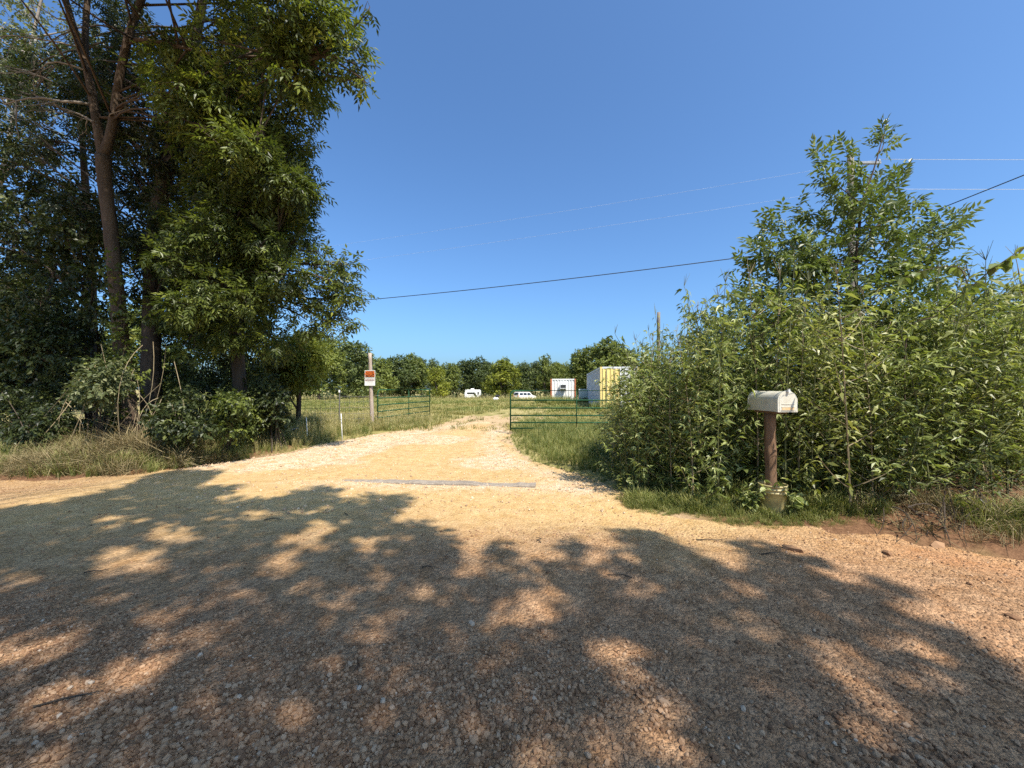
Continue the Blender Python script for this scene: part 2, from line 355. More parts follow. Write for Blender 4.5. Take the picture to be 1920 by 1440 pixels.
# ------------------------------------------------------------------ scatter of uncountable stuff (geometry nodes)
def asset(name, meshes):
    c = bpy.data.collections.new(name)
    for i, me in enumerate(meshes): c.objects.link(bpy.data.objects.new('%s_%02d' % (name, i), me))
    return c
def scatter(name, P, rot, scl, coll, n_var, label, cat, kind='stuff'):
    me = bpy.data.meshes.new(name); P = np.asarray(P, np.float32)
    me.vertices.add(len(P)); me.vertices.foreach_set('co', P.ravel())
    for an, tp, dat in (('rot', 'FLOAT_VECTOR', rot), ('scl', 'FLOAT_VECTOR', scl)):
        a = me.attributes.new(an, tp, 'POINT'); a.data.foreach_set('vector', np.asarray(dat, np.float32).ravel())
    a = me.attributes.new('idx', 'INT', 'POINT'); a.data.foreach_set('value', rng.integers(0, n_var, len(P)).astype(np.int32))
    o = bpy.data.objects.new(name, me); COL.objects.link(o); tag(o, label, cat, kind=kind)
    g = bpy.data.node_groups.new(name + '_scatter', 'GeometryNodeTree')
    g.interface.new_socket('Geometry', in_out='INPUT', socket_type='NodeSocketGeometry'); g.interface.new_socket('Geometry', in_out='OUTPUT', socket_type='NodeSocketGeometry')
    gi, go = g.nodes.new('NodeGroupInput'), g.nodes.new('NodeGroupOutput'); ip = g.nodes.new('GeometryNodeInstanceOnPoints')
    ci = g.nodes.new('GeometryNodeCollectionInfo'); ci.inputs['Collection'].default_value = coll; ci.inputs['Separate Children'].default_value = True; ci.inputs['Reset Children'].default_value = True
    ip.inputs['Pick Instance'].default_value = True
    def na(nm, t):
        n = g.nodes.new('GeometryNodeInputNamedAttribute'); n.data_type = t; n.inputs['Name'].default_value = nm; return n.outputs['Attribute']
    l = g.links.new
    l(gi.outputs[0], ip.inputs['Points']); l(ci.outputs[0], ip.inputs['Instance']); l(na('idx', 'INT'), ip.inputs['Instance Index'])
    l(na('rot', 'FLOAT_VECTOR'), ip.inputs['Rotation']); l(na('scl', 'FLOAT_VECTOR'), ip.inputs['Scale']); l(ip.outputs[0], go.inputs[0])
    md = o.modifiers.new('scatter', 'NODES'); md.node_group = g; return o

# stones
def stonemat():
    m, nt, b = newmat('stone'); oi = nt.nodes.new('ShaderNodeObjectInfo'); n = noise(nt, 60, 3, .6, objco(nt))
    c = ramp(nt, oi.outputs['Random'], [(0, (.17, .092, .050)), (.3, (.28, .158, .085)), (.6, (.37, .220, .122)), (.9, (.42, .270, .160)), (.985, (.45, .315, .205)), (1, (.50, .41, .31))])
    c = mixc(nt, mth(nt, 'MULTIPLY', n, .6), c, mixc(nt, 1.0, c, (.6, .58, .56), 'MULTIPLY'))
    nt.links.new(c, b.inputs['Base Color']); b.inputs['Roughness'].default_value = .9; b.inputs['Specular IOR Level'].default_value = .2; return m
M['stone'] = stonemat()
import bmesh
def stone_mesh(i):
    bm = bmesh.new(); bmesh.ops.create_icosphere(bm, subdivisions=1, radius=1)
    r = random.Random(100 + i)
    ax = [Vector((r.gauss(0,1), r.gauss(0,1), r.gauss(0,1))).normalized() for _ in range(6)]
    for v in bm.verts:
        for a in ax:                                               # chip flat facets off
            d = v.co.dot(a)
            if d > .62: v.co -= a * (d - .62)
        v.co *= r.uniform(.9, 1.12); v.co.x *= r.uniform(1.0, 1.15); v.co.y *= .9; v.co.z *= .78
    me = bpy.data.meshes.new('stone'); bm.to_mesh(me); bm.free(); me.materials.append(M['stone']); return me
stones = [stone_mesh(i) for i in range(14)]
scol = asset('stone_asset', stones)
N = 190000
sy = 1.15 + 6.2 * rng.random(N) ** 1.5; sx = (rng.random(N) * 2 - 1) * (1.42 * sy + .4)
cl = fbm(sx, sy, 1.1)
tanv = paint(sx, sy)['tan']
loose = smooth(2.75, 1.9, sy + 1.3 * (fbm(sx + 5, sy, .8) - .5) - .10 * np.abs(sx)); ridge = np.exp(-((sy - road_edge(sx) + .75 + .5 * (fbm(sx, sy, .6) - .5)) / .28) ** 2)
keep = rng.random(N) < np.clip(.35 + 2.2 * (cl - .42), .12, 1) * (1 - .75 * tanv) * np.clip(.22 + .78 * loose + .45 * ridge + .6 * ((sx > 3.3) & (sy > road_edge(sx) - .3)), 0, 1)
keep &= sy < road_edge(sx) + np.where(sx > 3.3, .45, .1)
sx, sy = sx[keep], sy[keep]
size = np.clip(rng.lognormal(math.log(.0058), .50, len(sx)),   .0025, .0145) * (1 + .35 * smooth(2.8, 1.6, sy))
P = np.stack([sx, sy, hgt(sx, sy) + .006 + size * .25], -1)
rot = np.stack([rng.normal(0, .35, len(sx)), rng.normal(0, .35, len(sx)), rng.random(len(sx)) * 6.28], -1)
scatter('gravel', P, rot, np.repeat(size[:, None], 3, 1), scol, 14, 'loose reddish brown gravel covering the road', 'gravel')
# the largest stones, each an object of the road
for i in range(260):
    y = 1.7 + 4.6 * random.random() ** 1.6; x = (random.random() * 2 - 1) * 1.32 * y
    if y > road_edge(x) - .05: continue
    s = random.uniform(.008, .014) * (1.5 if random.random() < .08 else 1)
    o = bpy.data.objects.new('stone', stones[i % 14]); COL.objects.link(o); o.parent = road
    o.location = (x, y, float(hgt(x, y)) + .006 + s * .25); o.rotation_euler = (random.gauss(0, .3), random.gauss(0, .3), random.random() * 6.28); o.scale = (s, s * random.uniform(.8, 1.2), s)
for (px, py, s) in ((1485, 1030, .10), (1660, 1035, .07), (1450, 1157, .035), (1240, 1312, .045), (890, 1395, .03), (1750, 1022, .09), (1890, 1160, .05), (885, 1160, .035), (270, 1340, .035), (380, 1318, .03)):
    g = gpt(px, py); o = bpy.data.objects.new('stone', stones[(px + py) % 14]); COL.objects.link(o); o.parent = road
    o.location = (g[0], g[1], float(hgt(g[0], g[1])) + .006 + s * .12); o.rotation_euler = (.1, .1, px); o.scale = (s, s * .7, s * .55)

# pale gravel on the drive
N = 60000; sy = rng.uniform(4.8, 15.5, N); sx = rng.uniform(-6.5, 1.8, N); pv = paint(sx, sy); xl, xr = np.interp(sy, DL[:, 1], DL[:, 0]), np.interp(sy, DR[:, 1], DR[:, 0])
k = (sx > xl - .1) & (sx < xr + .1) & (sy > road_edge(sx) - .5) & (rng.random(N) < .06 + .8 * pv['pale']) & (rng.random(N) < 6.5 / sy); sx, sy = sx[k], sy[k]
pst = [m_.copy() for m_ in stones[:8]]; mp_ = M['stone'].copy(); mp_.name = 'pale_stone'; [setattr(e_, 'color', (e_.color[0] * 1.5 + .05, e_.color[1] * 1.65 + .05, e_.color[2] * 1.7 + .05, 1)) for n_ in mp_.node_tree.nodes if n_.type == 'VALTORGB' for e_ in n_.color_ramp.elements]
for m_ in pst: m_.materials.clear(); m_.materials.append(mp_)
size = np.clip(rng.lognormal(math.log(.009), .45, len(sx)), .004, .028)
scatter('drive_gravel', np.stack([sx, sy, hgt(sx, sy) + .011 + size * .2], -1), np.stack([rng.normal(0, .35, len(sx)), rng.normal(0, .35, len(sx)), rng.random(len(sx)) * 6.28], -1), np.repeat(size[:, None], 3, 1), asset('pale_stone_asset', pst), 8, 'pale loose gravel strewn over the drive', 'gravel')
# grass tufts
def tuft(nb, h, spread, w, lean, seed, head=False):
    r = np.random.default_rng(seed); mb = MB()
    for _ in range(nb):
        a = r.random() * 6.28; hh = h * r.uniform(.55, 1.1); ln = lean * r.uniform(.2, 1.2) * hh
        b0 = np.array([math.cos(a), math.sin(a), 0]) * spread * r.random(); a2 = a + r.normal(0, .9)
        dv = np.array([math.cos(a2), math.sin(a2), 0]); sd = np.array([-dv[1], dv[0], 0]) * w * .5 * r.uniform(.7, 1.3)
        p0, p1, p2 = b0, b0 + dv * ln * .3 + np.array([0, 0, hh * .6]), b0 + dv * ln + np.array([0, 0, hh * (1 - .25 * min(1, lean))])
        t = r.normal(.5, .2)
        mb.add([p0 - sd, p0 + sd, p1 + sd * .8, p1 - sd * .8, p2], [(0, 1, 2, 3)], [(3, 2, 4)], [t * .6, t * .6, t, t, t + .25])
        if head and r.random() < .5:
            mb.add([p2, p2 + sd * 2.2 + [0, 0, -.04 * h], p2 + [0, 0, .10 * h], p2 - sd * 2.2 + [0, 0, -.04 * h]], [(0, 1, 2, 3)], tint=.95)
    return mb
def tufts(name, mat, n, *a, **k):
    ms = []
    for i in range(n):
        me = tuft(*a, seed=hash(name) % 1 + i * 13 + len(name), **k).mesh(name); me.materials.append(mat); ms.append(me)
    return asset(name, ms)
def gscatter(name, x, y, coll, nv, label, cat, s0, s1, tilt=.12, sz=None):
    n = len(x); s = rng.uniform(s0, s1, n) * (1 if sz is None else sz)
    P = np.stack([x, y, hgt(x, y) - .01], -1)
    rot = np.stack([rng.normal(0, tilt, n), rng.normal(0, tilt, n), rng.random(n) * 6.28], -1)
    return scatter(name, P, rot, np.stack([s, s, s * rng.uniform(.75, 1.25, n)], -1), coll, nv, label, cat)
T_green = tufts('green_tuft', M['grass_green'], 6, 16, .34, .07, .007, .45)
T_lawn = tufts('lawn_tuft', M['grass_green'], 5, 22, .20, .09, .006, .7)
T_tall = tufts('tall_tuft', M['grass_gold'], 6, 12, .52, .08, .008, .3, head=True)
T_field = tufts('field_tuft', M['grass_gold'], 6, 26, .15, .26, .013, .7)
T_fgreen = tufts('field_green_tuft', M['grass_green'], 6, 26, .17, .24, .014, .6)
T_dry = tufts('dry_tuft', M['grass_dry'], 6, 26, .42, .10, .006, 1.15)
def sample(n, x0, x1, y0, y1): return rng.uniform(x0, x1, n), rng.uniform(y0, y1, n)
def edge_scale(x, y):
    xl, xr = np.interp(y, DL[:, 1], DL[:, 0]), np.interp(y, DR[:, 1], DR[:, 0]); d = np.minimum(np.maximum(xl - x, x - xr), y - road_edge(x))
    return (.30 + .70 * smooth(-.1, .9, d)) * (.55 + .9 * fbm(x + 3, y, 1.1))
def outside_drive(x, y, m=0.0):
    xl, xr = np.interp(y, DL[:, 1], DL[:, 0]), np.interp(y, DR[:, 1], DR[:, 0])
    nz = .5 * (fbm(x, y, 1.4) - .5)
    return ((x < xl - m + nz) | (x > xr + m + nz)) & (y > road_edge(x) + .05 + nz * .4)
x, y = sample(9000, -11, -2.4, 7.3, 17.5); k = outside_drive(x, y) & (fbm(x, y, .8) > .30); k &= ~((x < -5.9) & (y < 8.3)); x, y = x[k], y[k]
h_ = len(x) // 2
gscatter('verge_grass', x[:h_], y[:h_], T_green, 6, 'green grass on the left verge along the drive', 'grass', .6, 1.25, sz=edge_scale(x[:h_], y[:h_]))
gscatter('tall_grass', x[h_:], y[h_:], T_tall, 6, 'tall yellow seeding grass by the wire fence', 'grass', .55, 1.05, sz=edge_scale(x[h_:], y[h_:]))
x, y = sample(9000, -.4, 5.0, 4.6, 16.5); k = outside_drive(x, y, .06) & (fbm(x, y, .8) > .22); x, y = x[k], y[k]
gscatter('roadside_grass', x, y, T_green, 6, 'bright green grass on the right verge before the gate', 'grass', .5, 1.15, sz=edge_scale(x, y))
x, y = sample(7200, 1.5, 6.4, 3.2, 5.6); o_ = y - road_edge(x); k = (o_ > .02 + .55 * (fbm(x, y, 1.7) - .4)) & (o_ < .75) & (fbm(x, y, 2.2) > .36 + .10 * smooth(3.9, 4.4, x)); x, y = x[k], y[k]
gscatter('mailbox_grass', x, y, T_lawn, 5, 'short fine green grass around the mailbox bucket', 'grass', .5, 1.1, sz=(.35 + .65 * smooth(0, .5, y - road_edge(x))) * (.45 + fbm(x, y, 2.6)))
x, y = sample(26000, -1, 1, 0, 1); y = 13.5 + 60 * y ** 1.35; x = x * (y * .75 + 3)
xl, xr = np.interp(y, DL[:, 1], DL[:, 0]), np.interp(y, DR[:, 1], DR[:, 0])
trk = smooth(-.3, .3, x - xl) * smooth(-.3, .3, xr - x) * (1 - smooth(24, 31, y)); trk = np.maximum(trk, .75 * np.exp(-((y - 18.6) / 1.3) ** 2) * smooth(-4, -2, x) * (1 - smooth(2, 3.5, x)))
k = (rng.random(len(x)) > trk * .93) & (fbm(x, y, .5) > .28); x, y = x[k], y[k]
gk = (fbm(x + 31, y * 1.6, .11) > .50) | (rng.random(len(x)) < .12)
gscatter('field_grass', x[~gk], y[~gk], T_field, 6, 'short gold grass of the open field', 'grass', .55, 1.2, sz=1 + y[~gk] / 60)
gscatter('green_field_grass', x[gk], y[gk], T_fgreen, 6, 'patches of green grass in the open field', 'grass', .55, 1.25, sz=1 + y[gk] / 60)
x, y = sample(1500, -5.2, 1.2, 7.5, 17); xl, xr = np.interp(y, DL[:, 1], DL[:, 0]), np.interp(y, DR[:, 1], DR[:, 0]); dd = np.minimum(x - xl, xr - x); k = (dd > -.3) & (rng.random(len(x)) < .55 * np.exp(-np.maximum(dd, 0) / .35)) | ((np.abs((x - xl) / (xr - xl) - .5) < .1) & (y > 13.5) & (rng.random(len(x)) < .35)); x, y = x[k], y[k]
gscatter('sparse_grass', x, y, T_lawn, 5, 'sparse low grass creeping over the drive edges', 'grass', .2, .55)
x, y = sample(5200, -1, 1, 0, 1); y = 46 + 42 * y; x = x * (y * .62); k = fbm(x, y, .12) > .42; x, y = x[k], y[k]
gscatter('straw_grass', x, y, T_tall, 6, 'pale straw coloured grass along the far end of the field', 'grass', 1.0, 1.7)
x, y = sample(5200, -12.5, -4.6, 6.4, 9.4); o_ = y - road_edge(x); k = (o_ > .05 + .5 * (fbm(x, y, .9) - .45)) & (o_ < 2.0) & outside_drive(x, y) & (fbm(x, y, 1.0) > .22); x, y = x[k], y[k]; x2, y2 = sample(170, 4.0, 6.6, 3.0, 4.6); k = (y2 - road_edge(x2) > .05) & (y2 - road_edge(x2) < .8); x, y = np.concatenate([x, x2[k]]), np.concatenate([y, y2[k]])
gscatter('dry_grass', x, y, T_dry, 6, 'matted dry brown grass on the left bank and under the weeds at right', 'grass', .6, 1.3, .3, sz=np.where(x < 0, .65 + .75 * np.exp(-((x + 7.6) / .9) ** 2 - ((y - 7.6) / .7) ** 2) + .4 * (fbm(x, y, 1.3) - .4), .7))

x, y = sample(4600, -13, -4.8, 6.5, 9.6); o_ = y - road_edge(x); k = (o_ > .1 + .6 * (fbm(x + 4, y, 1.1) - .45)) & (o_ < 2.2) & outside_drive(x, y) & (fbm(x + 9, y, 1.2) > .42); x, y = x[k], y[k]
gscatter('bank_grass', x, y, T_green, 6, 'green weeds and grass mixed into the left bank', 'grass', .5, 1.3, .2)
# ------------------------------------------------------------------ leaf templates (Y along the leaf, Z its upper side)
def lf(L, W, fold=.18, droop=.12, y0=0.0):
    return np.array([(0, y0, 0), (W / 2, y0 + .42 * L, fold * W), (0, y0 + L, -droop * L), (-W / 2, y0 + .42 * L, fold * W)])
def rotz(a): c, s = math.cos(a), math.sin(a); return np.array([(c, -s, 0), (s, c, 0), (0, 0, 1)])
def rotx(a): c, s = math.cos(a), math.sin(a); return np.array([(1, 0, 0), (0, c, -s), (0, s, c)])
def ash_spray(seed, pairs=4, L=.085, W=.030, rach=.22):
    r = np.random.default_rng(seed); V, Q = [], []
    def put(l): Q.append(np.array([0, 1, 2, 3]) + 4 * len(V)); V.append(l)
    for i in range(pairs):
        yv = rach * (.25 + .7 * i / pairs); s = r.uniform(.8, 1.1)
        for sg in (-1, 1): put(lf(L * s, W * s) @ rotx(r.normal(-.25, .25)).T @ rotz(sg * r.uniform(.75, 1.15)).T + [0, yv, -.03 * yv])
    put(lf(L, W) @ rotx(r.normal(-.2, .2)).T + [0, rach * .95, -.02])
    return np.vstack(V), np.array(Q), []
def broad_spray(seed, n=5, L=.10, W=.065, rach=.2):
    r = np.random.default_rng(seed); V, Q = [], []
    for i in range(n):
        l = lf(L * r.uniform(.7, 1.15), W * r.uniform(.8, 1.1), .12, .2) @ rotx(r.normal(-.35, .3)).T @ rotz(r.uniform(-1.3, 1.3)).T + [0, rach * i / n, 0]
        Q.append(np.array([0, 1, 2, 3]) + 4 * i); V.append(l)
    return np.vstack(V), np.array(Q), []
def lobed_leaf(seed, L=.105):
    r = np.random.default_rng(seed); V, Q = [], []
    for i, (a, s) in enumerate(((0, 1), (.75, .72), (-.75, .72))):
        V.append(lf(L * s, L * .30 * s, .12, .25) @ rotx(-.1 + r.normal(0, .12)).T @ rotz(a).T + [0, .02, 0]); Q.append(np.array([0, 1, 2, 3]) + 4 * i)
    return np.vstack(V), np.array(Q), []
def lance_leaf(seed, L=.12):
    return lf(L, L * .24, .15, .25), np.array([[0, 1, 2, 3]]), []
ASH = [ash_spray(i) for i in range(6)]; ASH_BIG = [ash_spray(i + 20, 3, .135, .048, .27) for i in range(6)]; SAPL = [ash_spray(i + 30, 4, .13, .052, .32) for i in range(6)]
BROAD = [broad_spray(i) for i in range(6)]; CLUMP = [broad_spray(i + 40, 7, .42, .30, .6) for i in range(6)]
def foliage(mb, C, Dv, temps, scale=(.8, 1.25), tint=.45, tj=.16, roll=.35, r=None):
    r = r or rng; n = len(C); w = r.integers(0, len(temps), n)
    tn = np.clip(tint + r.normal(0, tj, n), 0, 1)
    for i, t in enumerate(temps):
        k = w == i
        if k.any(): mb.inst(t, frames(Dv[k], roll, r, r.uniform(*scale, k.sum())), C[k], tn[k])
def lobe_points(c, rad, n, r, flat=.8, droop=.4):
    u = r.normal(0, 1, (n, 3)); u /= np.linalg.norm(u, axis=1)[:, None]
    P = np.asarray(c) + u * (rad * (.35 + .65 * r.random(n) ** .6))[:, None] * [1, 1, flat]
    D = u * .8 + r.normal(0, .45, (n, 3)); D[:, 2] -= droop; return P, D
def lobes_in(poly, n, d0, d1, r0, r1, seed):
    r = np.random.default_rng(seed); out = []; poly = np.asarray(poly, float); lo, hi = poly.min(0), poly.max(0); tries = 0
    while len(out) < n and tries < 6000:
        tries += 1; px, py = r.uniform(lo, hi); d = r.uniform(d0, d1); rad = r.uniform(r0, r1); pr = (rad + .16) / d * FPX * .95; th = np.arange(8) * math.pi / 4
        if inpoly(poly, px + np.cos(th) * pr * 1.1, py + np.sin(th) * pr).all(): out.append((at(px, py, d), rad))
    return out
def add_tree(name, label, cat, trunk_pts, trunk_r, lobes, leafm, barkm, per, temps, scale=(.8, 1.25), tint=.45, group=None, seed=1, limb_r=.035, twigs=5, extra_limbs=(), sides=9, tj=.23, droop=.4, attach=0.0):
    """thing > trunk, limb meshes joined as 'branches', crown"""
    r = np.random.default_rng(seed); tp = np.asarray(trunk_pts, float); base = tp[0].copy()
    root = thing(name, label, cat, base, group=group)
    mb = MB(); sp = spline(tp, 5); mb.tube(sp - base, np.interp(np.linspace(0, 1, len(sp)), np.linspace(0, 1, len(trunk_r)), trunk_r), sides, wob=.10)
    mb.build('trunk', barkm, root, True)
    bm_ = MB(); cm = MB()
    for pts, rr in extra_limbs:
        q = spline(pts, 5); bm_.tube(q - base, np.interp(np.linspace(0, 1, len(q)), np.linspace(0, 1, len(rr)), rr), 7, wob=.1); sp = np.vstack([sp, q])
    for c, rad in lobes:
        dd = np.linalg.norm(sp - c, axis=1) + 1.2 * np.maximum(0, sp[:, 2] - c[2] + .3); dd = np.where(sp[:, 2] < attach, 1e3, dd); cand = np.where(dd < dd.min() * 1.25 + .5)[0]; p0 = sp[r.choice(cand)]
        mid = (p0 + c) / 2 + r.normal(0, .12, 3) * np.linalg.norm(c - p0) + [0, 0, .08 * np.linalg.norm(c - p0)]
        q = bez(p0, mid, c, 8); bm_.tube(q - base, np.linspace(limb_r, limb_r * .3, 8), 5)
        n = max(4, int(per * rad * rad)); P, D = lobe_points(c, rad, n, r, droop=droop)
        foliage(cm, P - base, D, temps, scale, tint + r.normal(0, .08), tj, r=r)
        for j in r.integers(0, n, twigs): bm_.tube(bez(q[5] - base, (q[6] + P[j]) / 2 - base + r.normal(0, .05, 3), P[j] - base, 5), np.linspace(limb_r * .3, .004, 5), 3, cap=False)
    if bm_.n: bm_.build('branches', barkm, root, True)
    tag(cm.build('crown', leafm, root), kind='stuff')
    return root

# ------------------------------------------------------------------ the big trees on the left
D1 = 8.7
t1 = [at(246, 830, D1), at(240, 760, D1), at(226, 640, D1), at(216, 540, D1), at(203, 430, D1), at(191, 340, D1), at(187, 290, D1)]
Rl = [at(187, 292, D1), at(203, 235, D1), at(214, 150, D1), at(232, 60, D1), at(252, 0, D1), at(300, -160, D1 - .4), at(350, -330, D1 - .8)]
Ll = [at(187, 296, D1), at(172, 215, D1), at(155, 130, D1 + .1), at(120, 20, D1 + .2), at(80, -130, D1 + .3), at(40, -300, D1)]
Ml = [at(163, 170, D1 + .1), at(150, 90, D1 + .3), at(152, 0, D1 + .5), at(160, -160, D1 + .6)]
Bl = [at(244, 66, D1), at(300, 72, D1 - .2), at(380, 92, D1 - .5), at(500, 100, D1 - .8), at(620, 97, D1 - 1.0)]
low = lobes_in([(250, -60), (640, -60), (672, 60), (690, 150), (640, 175), (600, 250), (560, 330), (330, 330), (255, 200)], 44, 7.3, 9.4, .26, .55, 11)
low += [(at(640, 45, 7.9), .26), (at(662, 85, 7.8), .24), (at(640, 110, 7.8), .28), (at(672, 120, 7.8), .18), (at(684, 150, 7.7), .12), (at(625, 15, 8), .3), (at(690, 3, 7.8), .12), (at(655, 145, 7.8), .16)]
hi = [(np.array([x, y, z]), rd) for x, y, z, rd in ((-7.6, 7.2, 11.6, 1.3), (-5.9, 6.8, 11.4, 1.2), (-4.6, 7.0, 10.6, 1.1), (-6.8, 5.9, 10.9, 1.1), (-8.8, 8.4, 12.8, 1.4), (-5.4, 8.4, 12.4, 1.3), (-9.8, 6.9, 11.8, 1.2), (-7.0, 8.8, 14.0, 1.3), (-10.6, 8.8, 13.0, 1.2), (-7.9, 5.4, 10.6, .9), (-6.9, 5.0, 9.0, .9), (-7.9, 6.0, 9.3, .8), (-8.8, 5.4, 9.2, .9), (-6.2, 5.9, 9.8, .9), (-9.8, 6.2, 10.0, 1.0))]  # unseen upper crown, added overhead to shade the trunk and lower boughs
main = add_tree('forked_tree', 'tall forked brown trunk tree, the nearest trunk at left', 'tree', t1, [.20, .155, .14, .132, .128, .128, .14], low + hi, M['ash'], M['bark'], 430, ASH_BIG, (.8, 1.25), .5,
    extra_limbs=[(Rl, [.10, .088, .08, .076, .07, .05, .03]), (Ll, [.10, .085, .074, .066, .045, .03]), (Ml, [.07, .065, .06, .035]), (Bl, [.05, .04, .03, .02, .008])], seed=2, sides=12, attach=7.6, limb_r=.026)
dead = MB(); base = np.asarray(t1[0])
def dead_branch(p, d, L, r0, depth, r):
    n = 6; pts = [p]
    for i in range(n):
        d = d + r.normal(0, .22, 3); d /= np.linalg.norm(d); pts.append(pts[-1] + d * L / n)
    pts = np.array(pts); dead.tube(pts - base, np.linspace(r0, r0 * .35, n + 1), 5 if depth < 2 else 3)
    if depth < 3:
        for _ in range(3 if depth < 2 else 2):
            j = r.integers(2, n + 1); dead_branch(pts[j], d + r.normal(0, .65, 3), L * r.uniform(.4, .65), r0 * .5, depth + 1, r)
rr = np.random.default_rng(5)
for (px, py, dx, dz, L, r0) in ((160, 190, -1, -.15, 1.5, .035), (150, 125, -1, .3, 1.6, .022), (135, 80, -1, .05, 1.5, .018), (176, 232, -.6, .35, .9, .03), (198, 215, .6, .3, .8, .014), (120, 30, -1, -.25, 1.4, .016), (176, 225, -1, .0, .7, .012), (100, -60, -1, -.3, 1.5, .018)):
    dead_branch(at(px, py, D1 - .05), np.array([dx, -.35, dz]), L, r0, 0, rr)
dead.build('dead_limb', M['bark_pale'], main, True)['label'] = 'bare pale dead limbs'

t2 = [at(285, 790, 10.6), at(282, 560, 10.6), at(290, 400, 10.6), at(318, 280, 10.6), at(338, 190, 10.6), at(352, 100, 10.6), at(375, -30, 10.5), at(400, -200, 10.4)]
l2 = lobes_in([(90, 180), (250, 120), (470, -60), (600, 60), (560, 420), (420, 560), (250, 600), (150, 480), (30, 420)], 58, 9.6, 12.4, .45, .85, 12)
l2 += lobes_in([(60, 40), (150, 60), (260, 30), (260, 320), (160, 330), (90, 250)], 16, 9.8, 12, .3, .55, 112)
l2 += lobes_in([(-60, 60), (60, 20), (280, -60), (300, 120), (230, 330), (60, 330), (-60, 300)], 30, 10.2, 13, .3, .6, 122)
add_tree('leaning_tree', 'dark leaning trunk tree directly behind the forked tree at left', 'tree', t2, [.24, .20, .19, .18, .17, .14, .10, .05], l2, M['dark_leaf'], M['bark_dark'], 300, ASH_BIG, (.85, 1.2), .42, seed=3)
t4 = [at(455, 840, 9.6), at(448, 700, 9.6), at(430, 520, 9.6), at(440, 350, 9.7), at(455, 200, 9.7), at(470, 40, 9.8)]
l4 = lobes_in([(330, 330), (480, 160), (600, 225), (605, 300), (625, 370), (590, 425), (622, 470), (600, 520), (540, 600), (470, 720), (280, 730), (240, 520)], 112, 8.0, 10.6, .24, .52, 13)
l4 += [(at(565, 205, 8.6), .3), (at(568, 260, 8.6), .2), (at(588, 355, 8.7), .2), (at(572, 305, 8.7), .2), (at(568, 430, 8.8), .2), (at(650, 495, 8.7), .2), (at(655, 600, 8.8), .2), (at(640, 545, 8.7), .3), (at(625, 610, 8.8), .25), (at(592, 470, 8.8), .18), (at(640, 515, 8.8), .34), (at(668, 550, 8.7), .22), (at(620, 570, 8.9), .36), (at(585, 545, 9), .4), (at(610, 490, 9), .3), (at(575, 600, 9), .4), (at(520, 640, 9.1), .5), (at(575, 375, 9), .22), (at(580, 345, 9.1), .2)]
add_tree('bough_tree', 'leafy tree with drooping boughs reaching right toward the sign post', 'tree', t4, [.17, .15, .13, .11, .08, .04], l4, M['ash'], M['bark_dark'], 520, ASH_BIG, (.75, 1.1), .46, seed=4, attach=3.2)
t3 = [at(172, 800, 12), at(170, 620, 12), at(165, 460, 12), at(150, 300, 12), at(140, 150, 12)]
l3 = lobes_in([(-120, 260), (100, 230), (210, 330), (230, 620), (120, 690), (-120, 640)], 32, 10.5, 13.5, .5, .9, 14)
l3 += lobes_in([(50, 340), (160, 330), (235, 420), (240, 700), (60, 720)], 18, 9.4, 11, .28, .5, 114)
add_tree('shaded_tree', 'slim dark tree left of and behind the forked trunk', 'tree', t3, [.15, .13, .11, .08, .04], l3, M['dark_leaf'], M['bark_dark'], 260, BROAD, (.9, 1.4), .45, seed=5)
t6 = [at(-40, 780, 15), at(-30, 500, 15), at(10, 250, 15), at(50, 60, 15), at(80, -80, 15)]
l6 = lobes_in([(-160, -60), (190, -60), (180, 180), (120, 330), (-160, 360)], 22, 13.5, 16.5, .5, 1.0, 15)
add_tree('pale_tree', 'thin pale leaved tree at the top left corner against sky', 'tree', t6, [.11, .09, .07, .05, .03], l6, M['pale_leaf'], M['bark_pale'], 150, BROAD, (.9, 1.5), .6, seed=6, twigs=16)
t7 = [at(30, 790, 11), at(40, 690, 11), at(75, 600, 11), at(100, 500, 11)]
l7 = lobes_in([(-140, 500), (60, 480), (160, 560), (180, 700), (120, 790), (-140, 800)], 26, 9.2, 11.6, .45, .8, 16)
add_tree('understory_tree', 'low dark understory tree at the left edge of the picture', 'tree', t7, [.09, .08, .06, .03], l7, M['dark_leaf'], M['bark'], 420, BROAD, (.9, 1.3), .5, seed=7)
t8 = [at(560, 800, 13), at(562, 730, 13), at(570, 670, 13), at(575, 630, 13)]
l8 = lobes_in([(480, 640), (540, 612), (600, 625), (640, 655), (625, 690), (600, 730), (520, 760), (460, 740)], 22, 12, 14, .4, .65, 17)
add_tree('yellowing_tree', 'small yellow green tree at right foot of the big left trees', 'tree', t8, [.08, .07, .05, .03], l8, M['yellow_leaf'], M['bark_dark'], 420, ASH_BIG, (.9, 1.3), .45, seed=8)

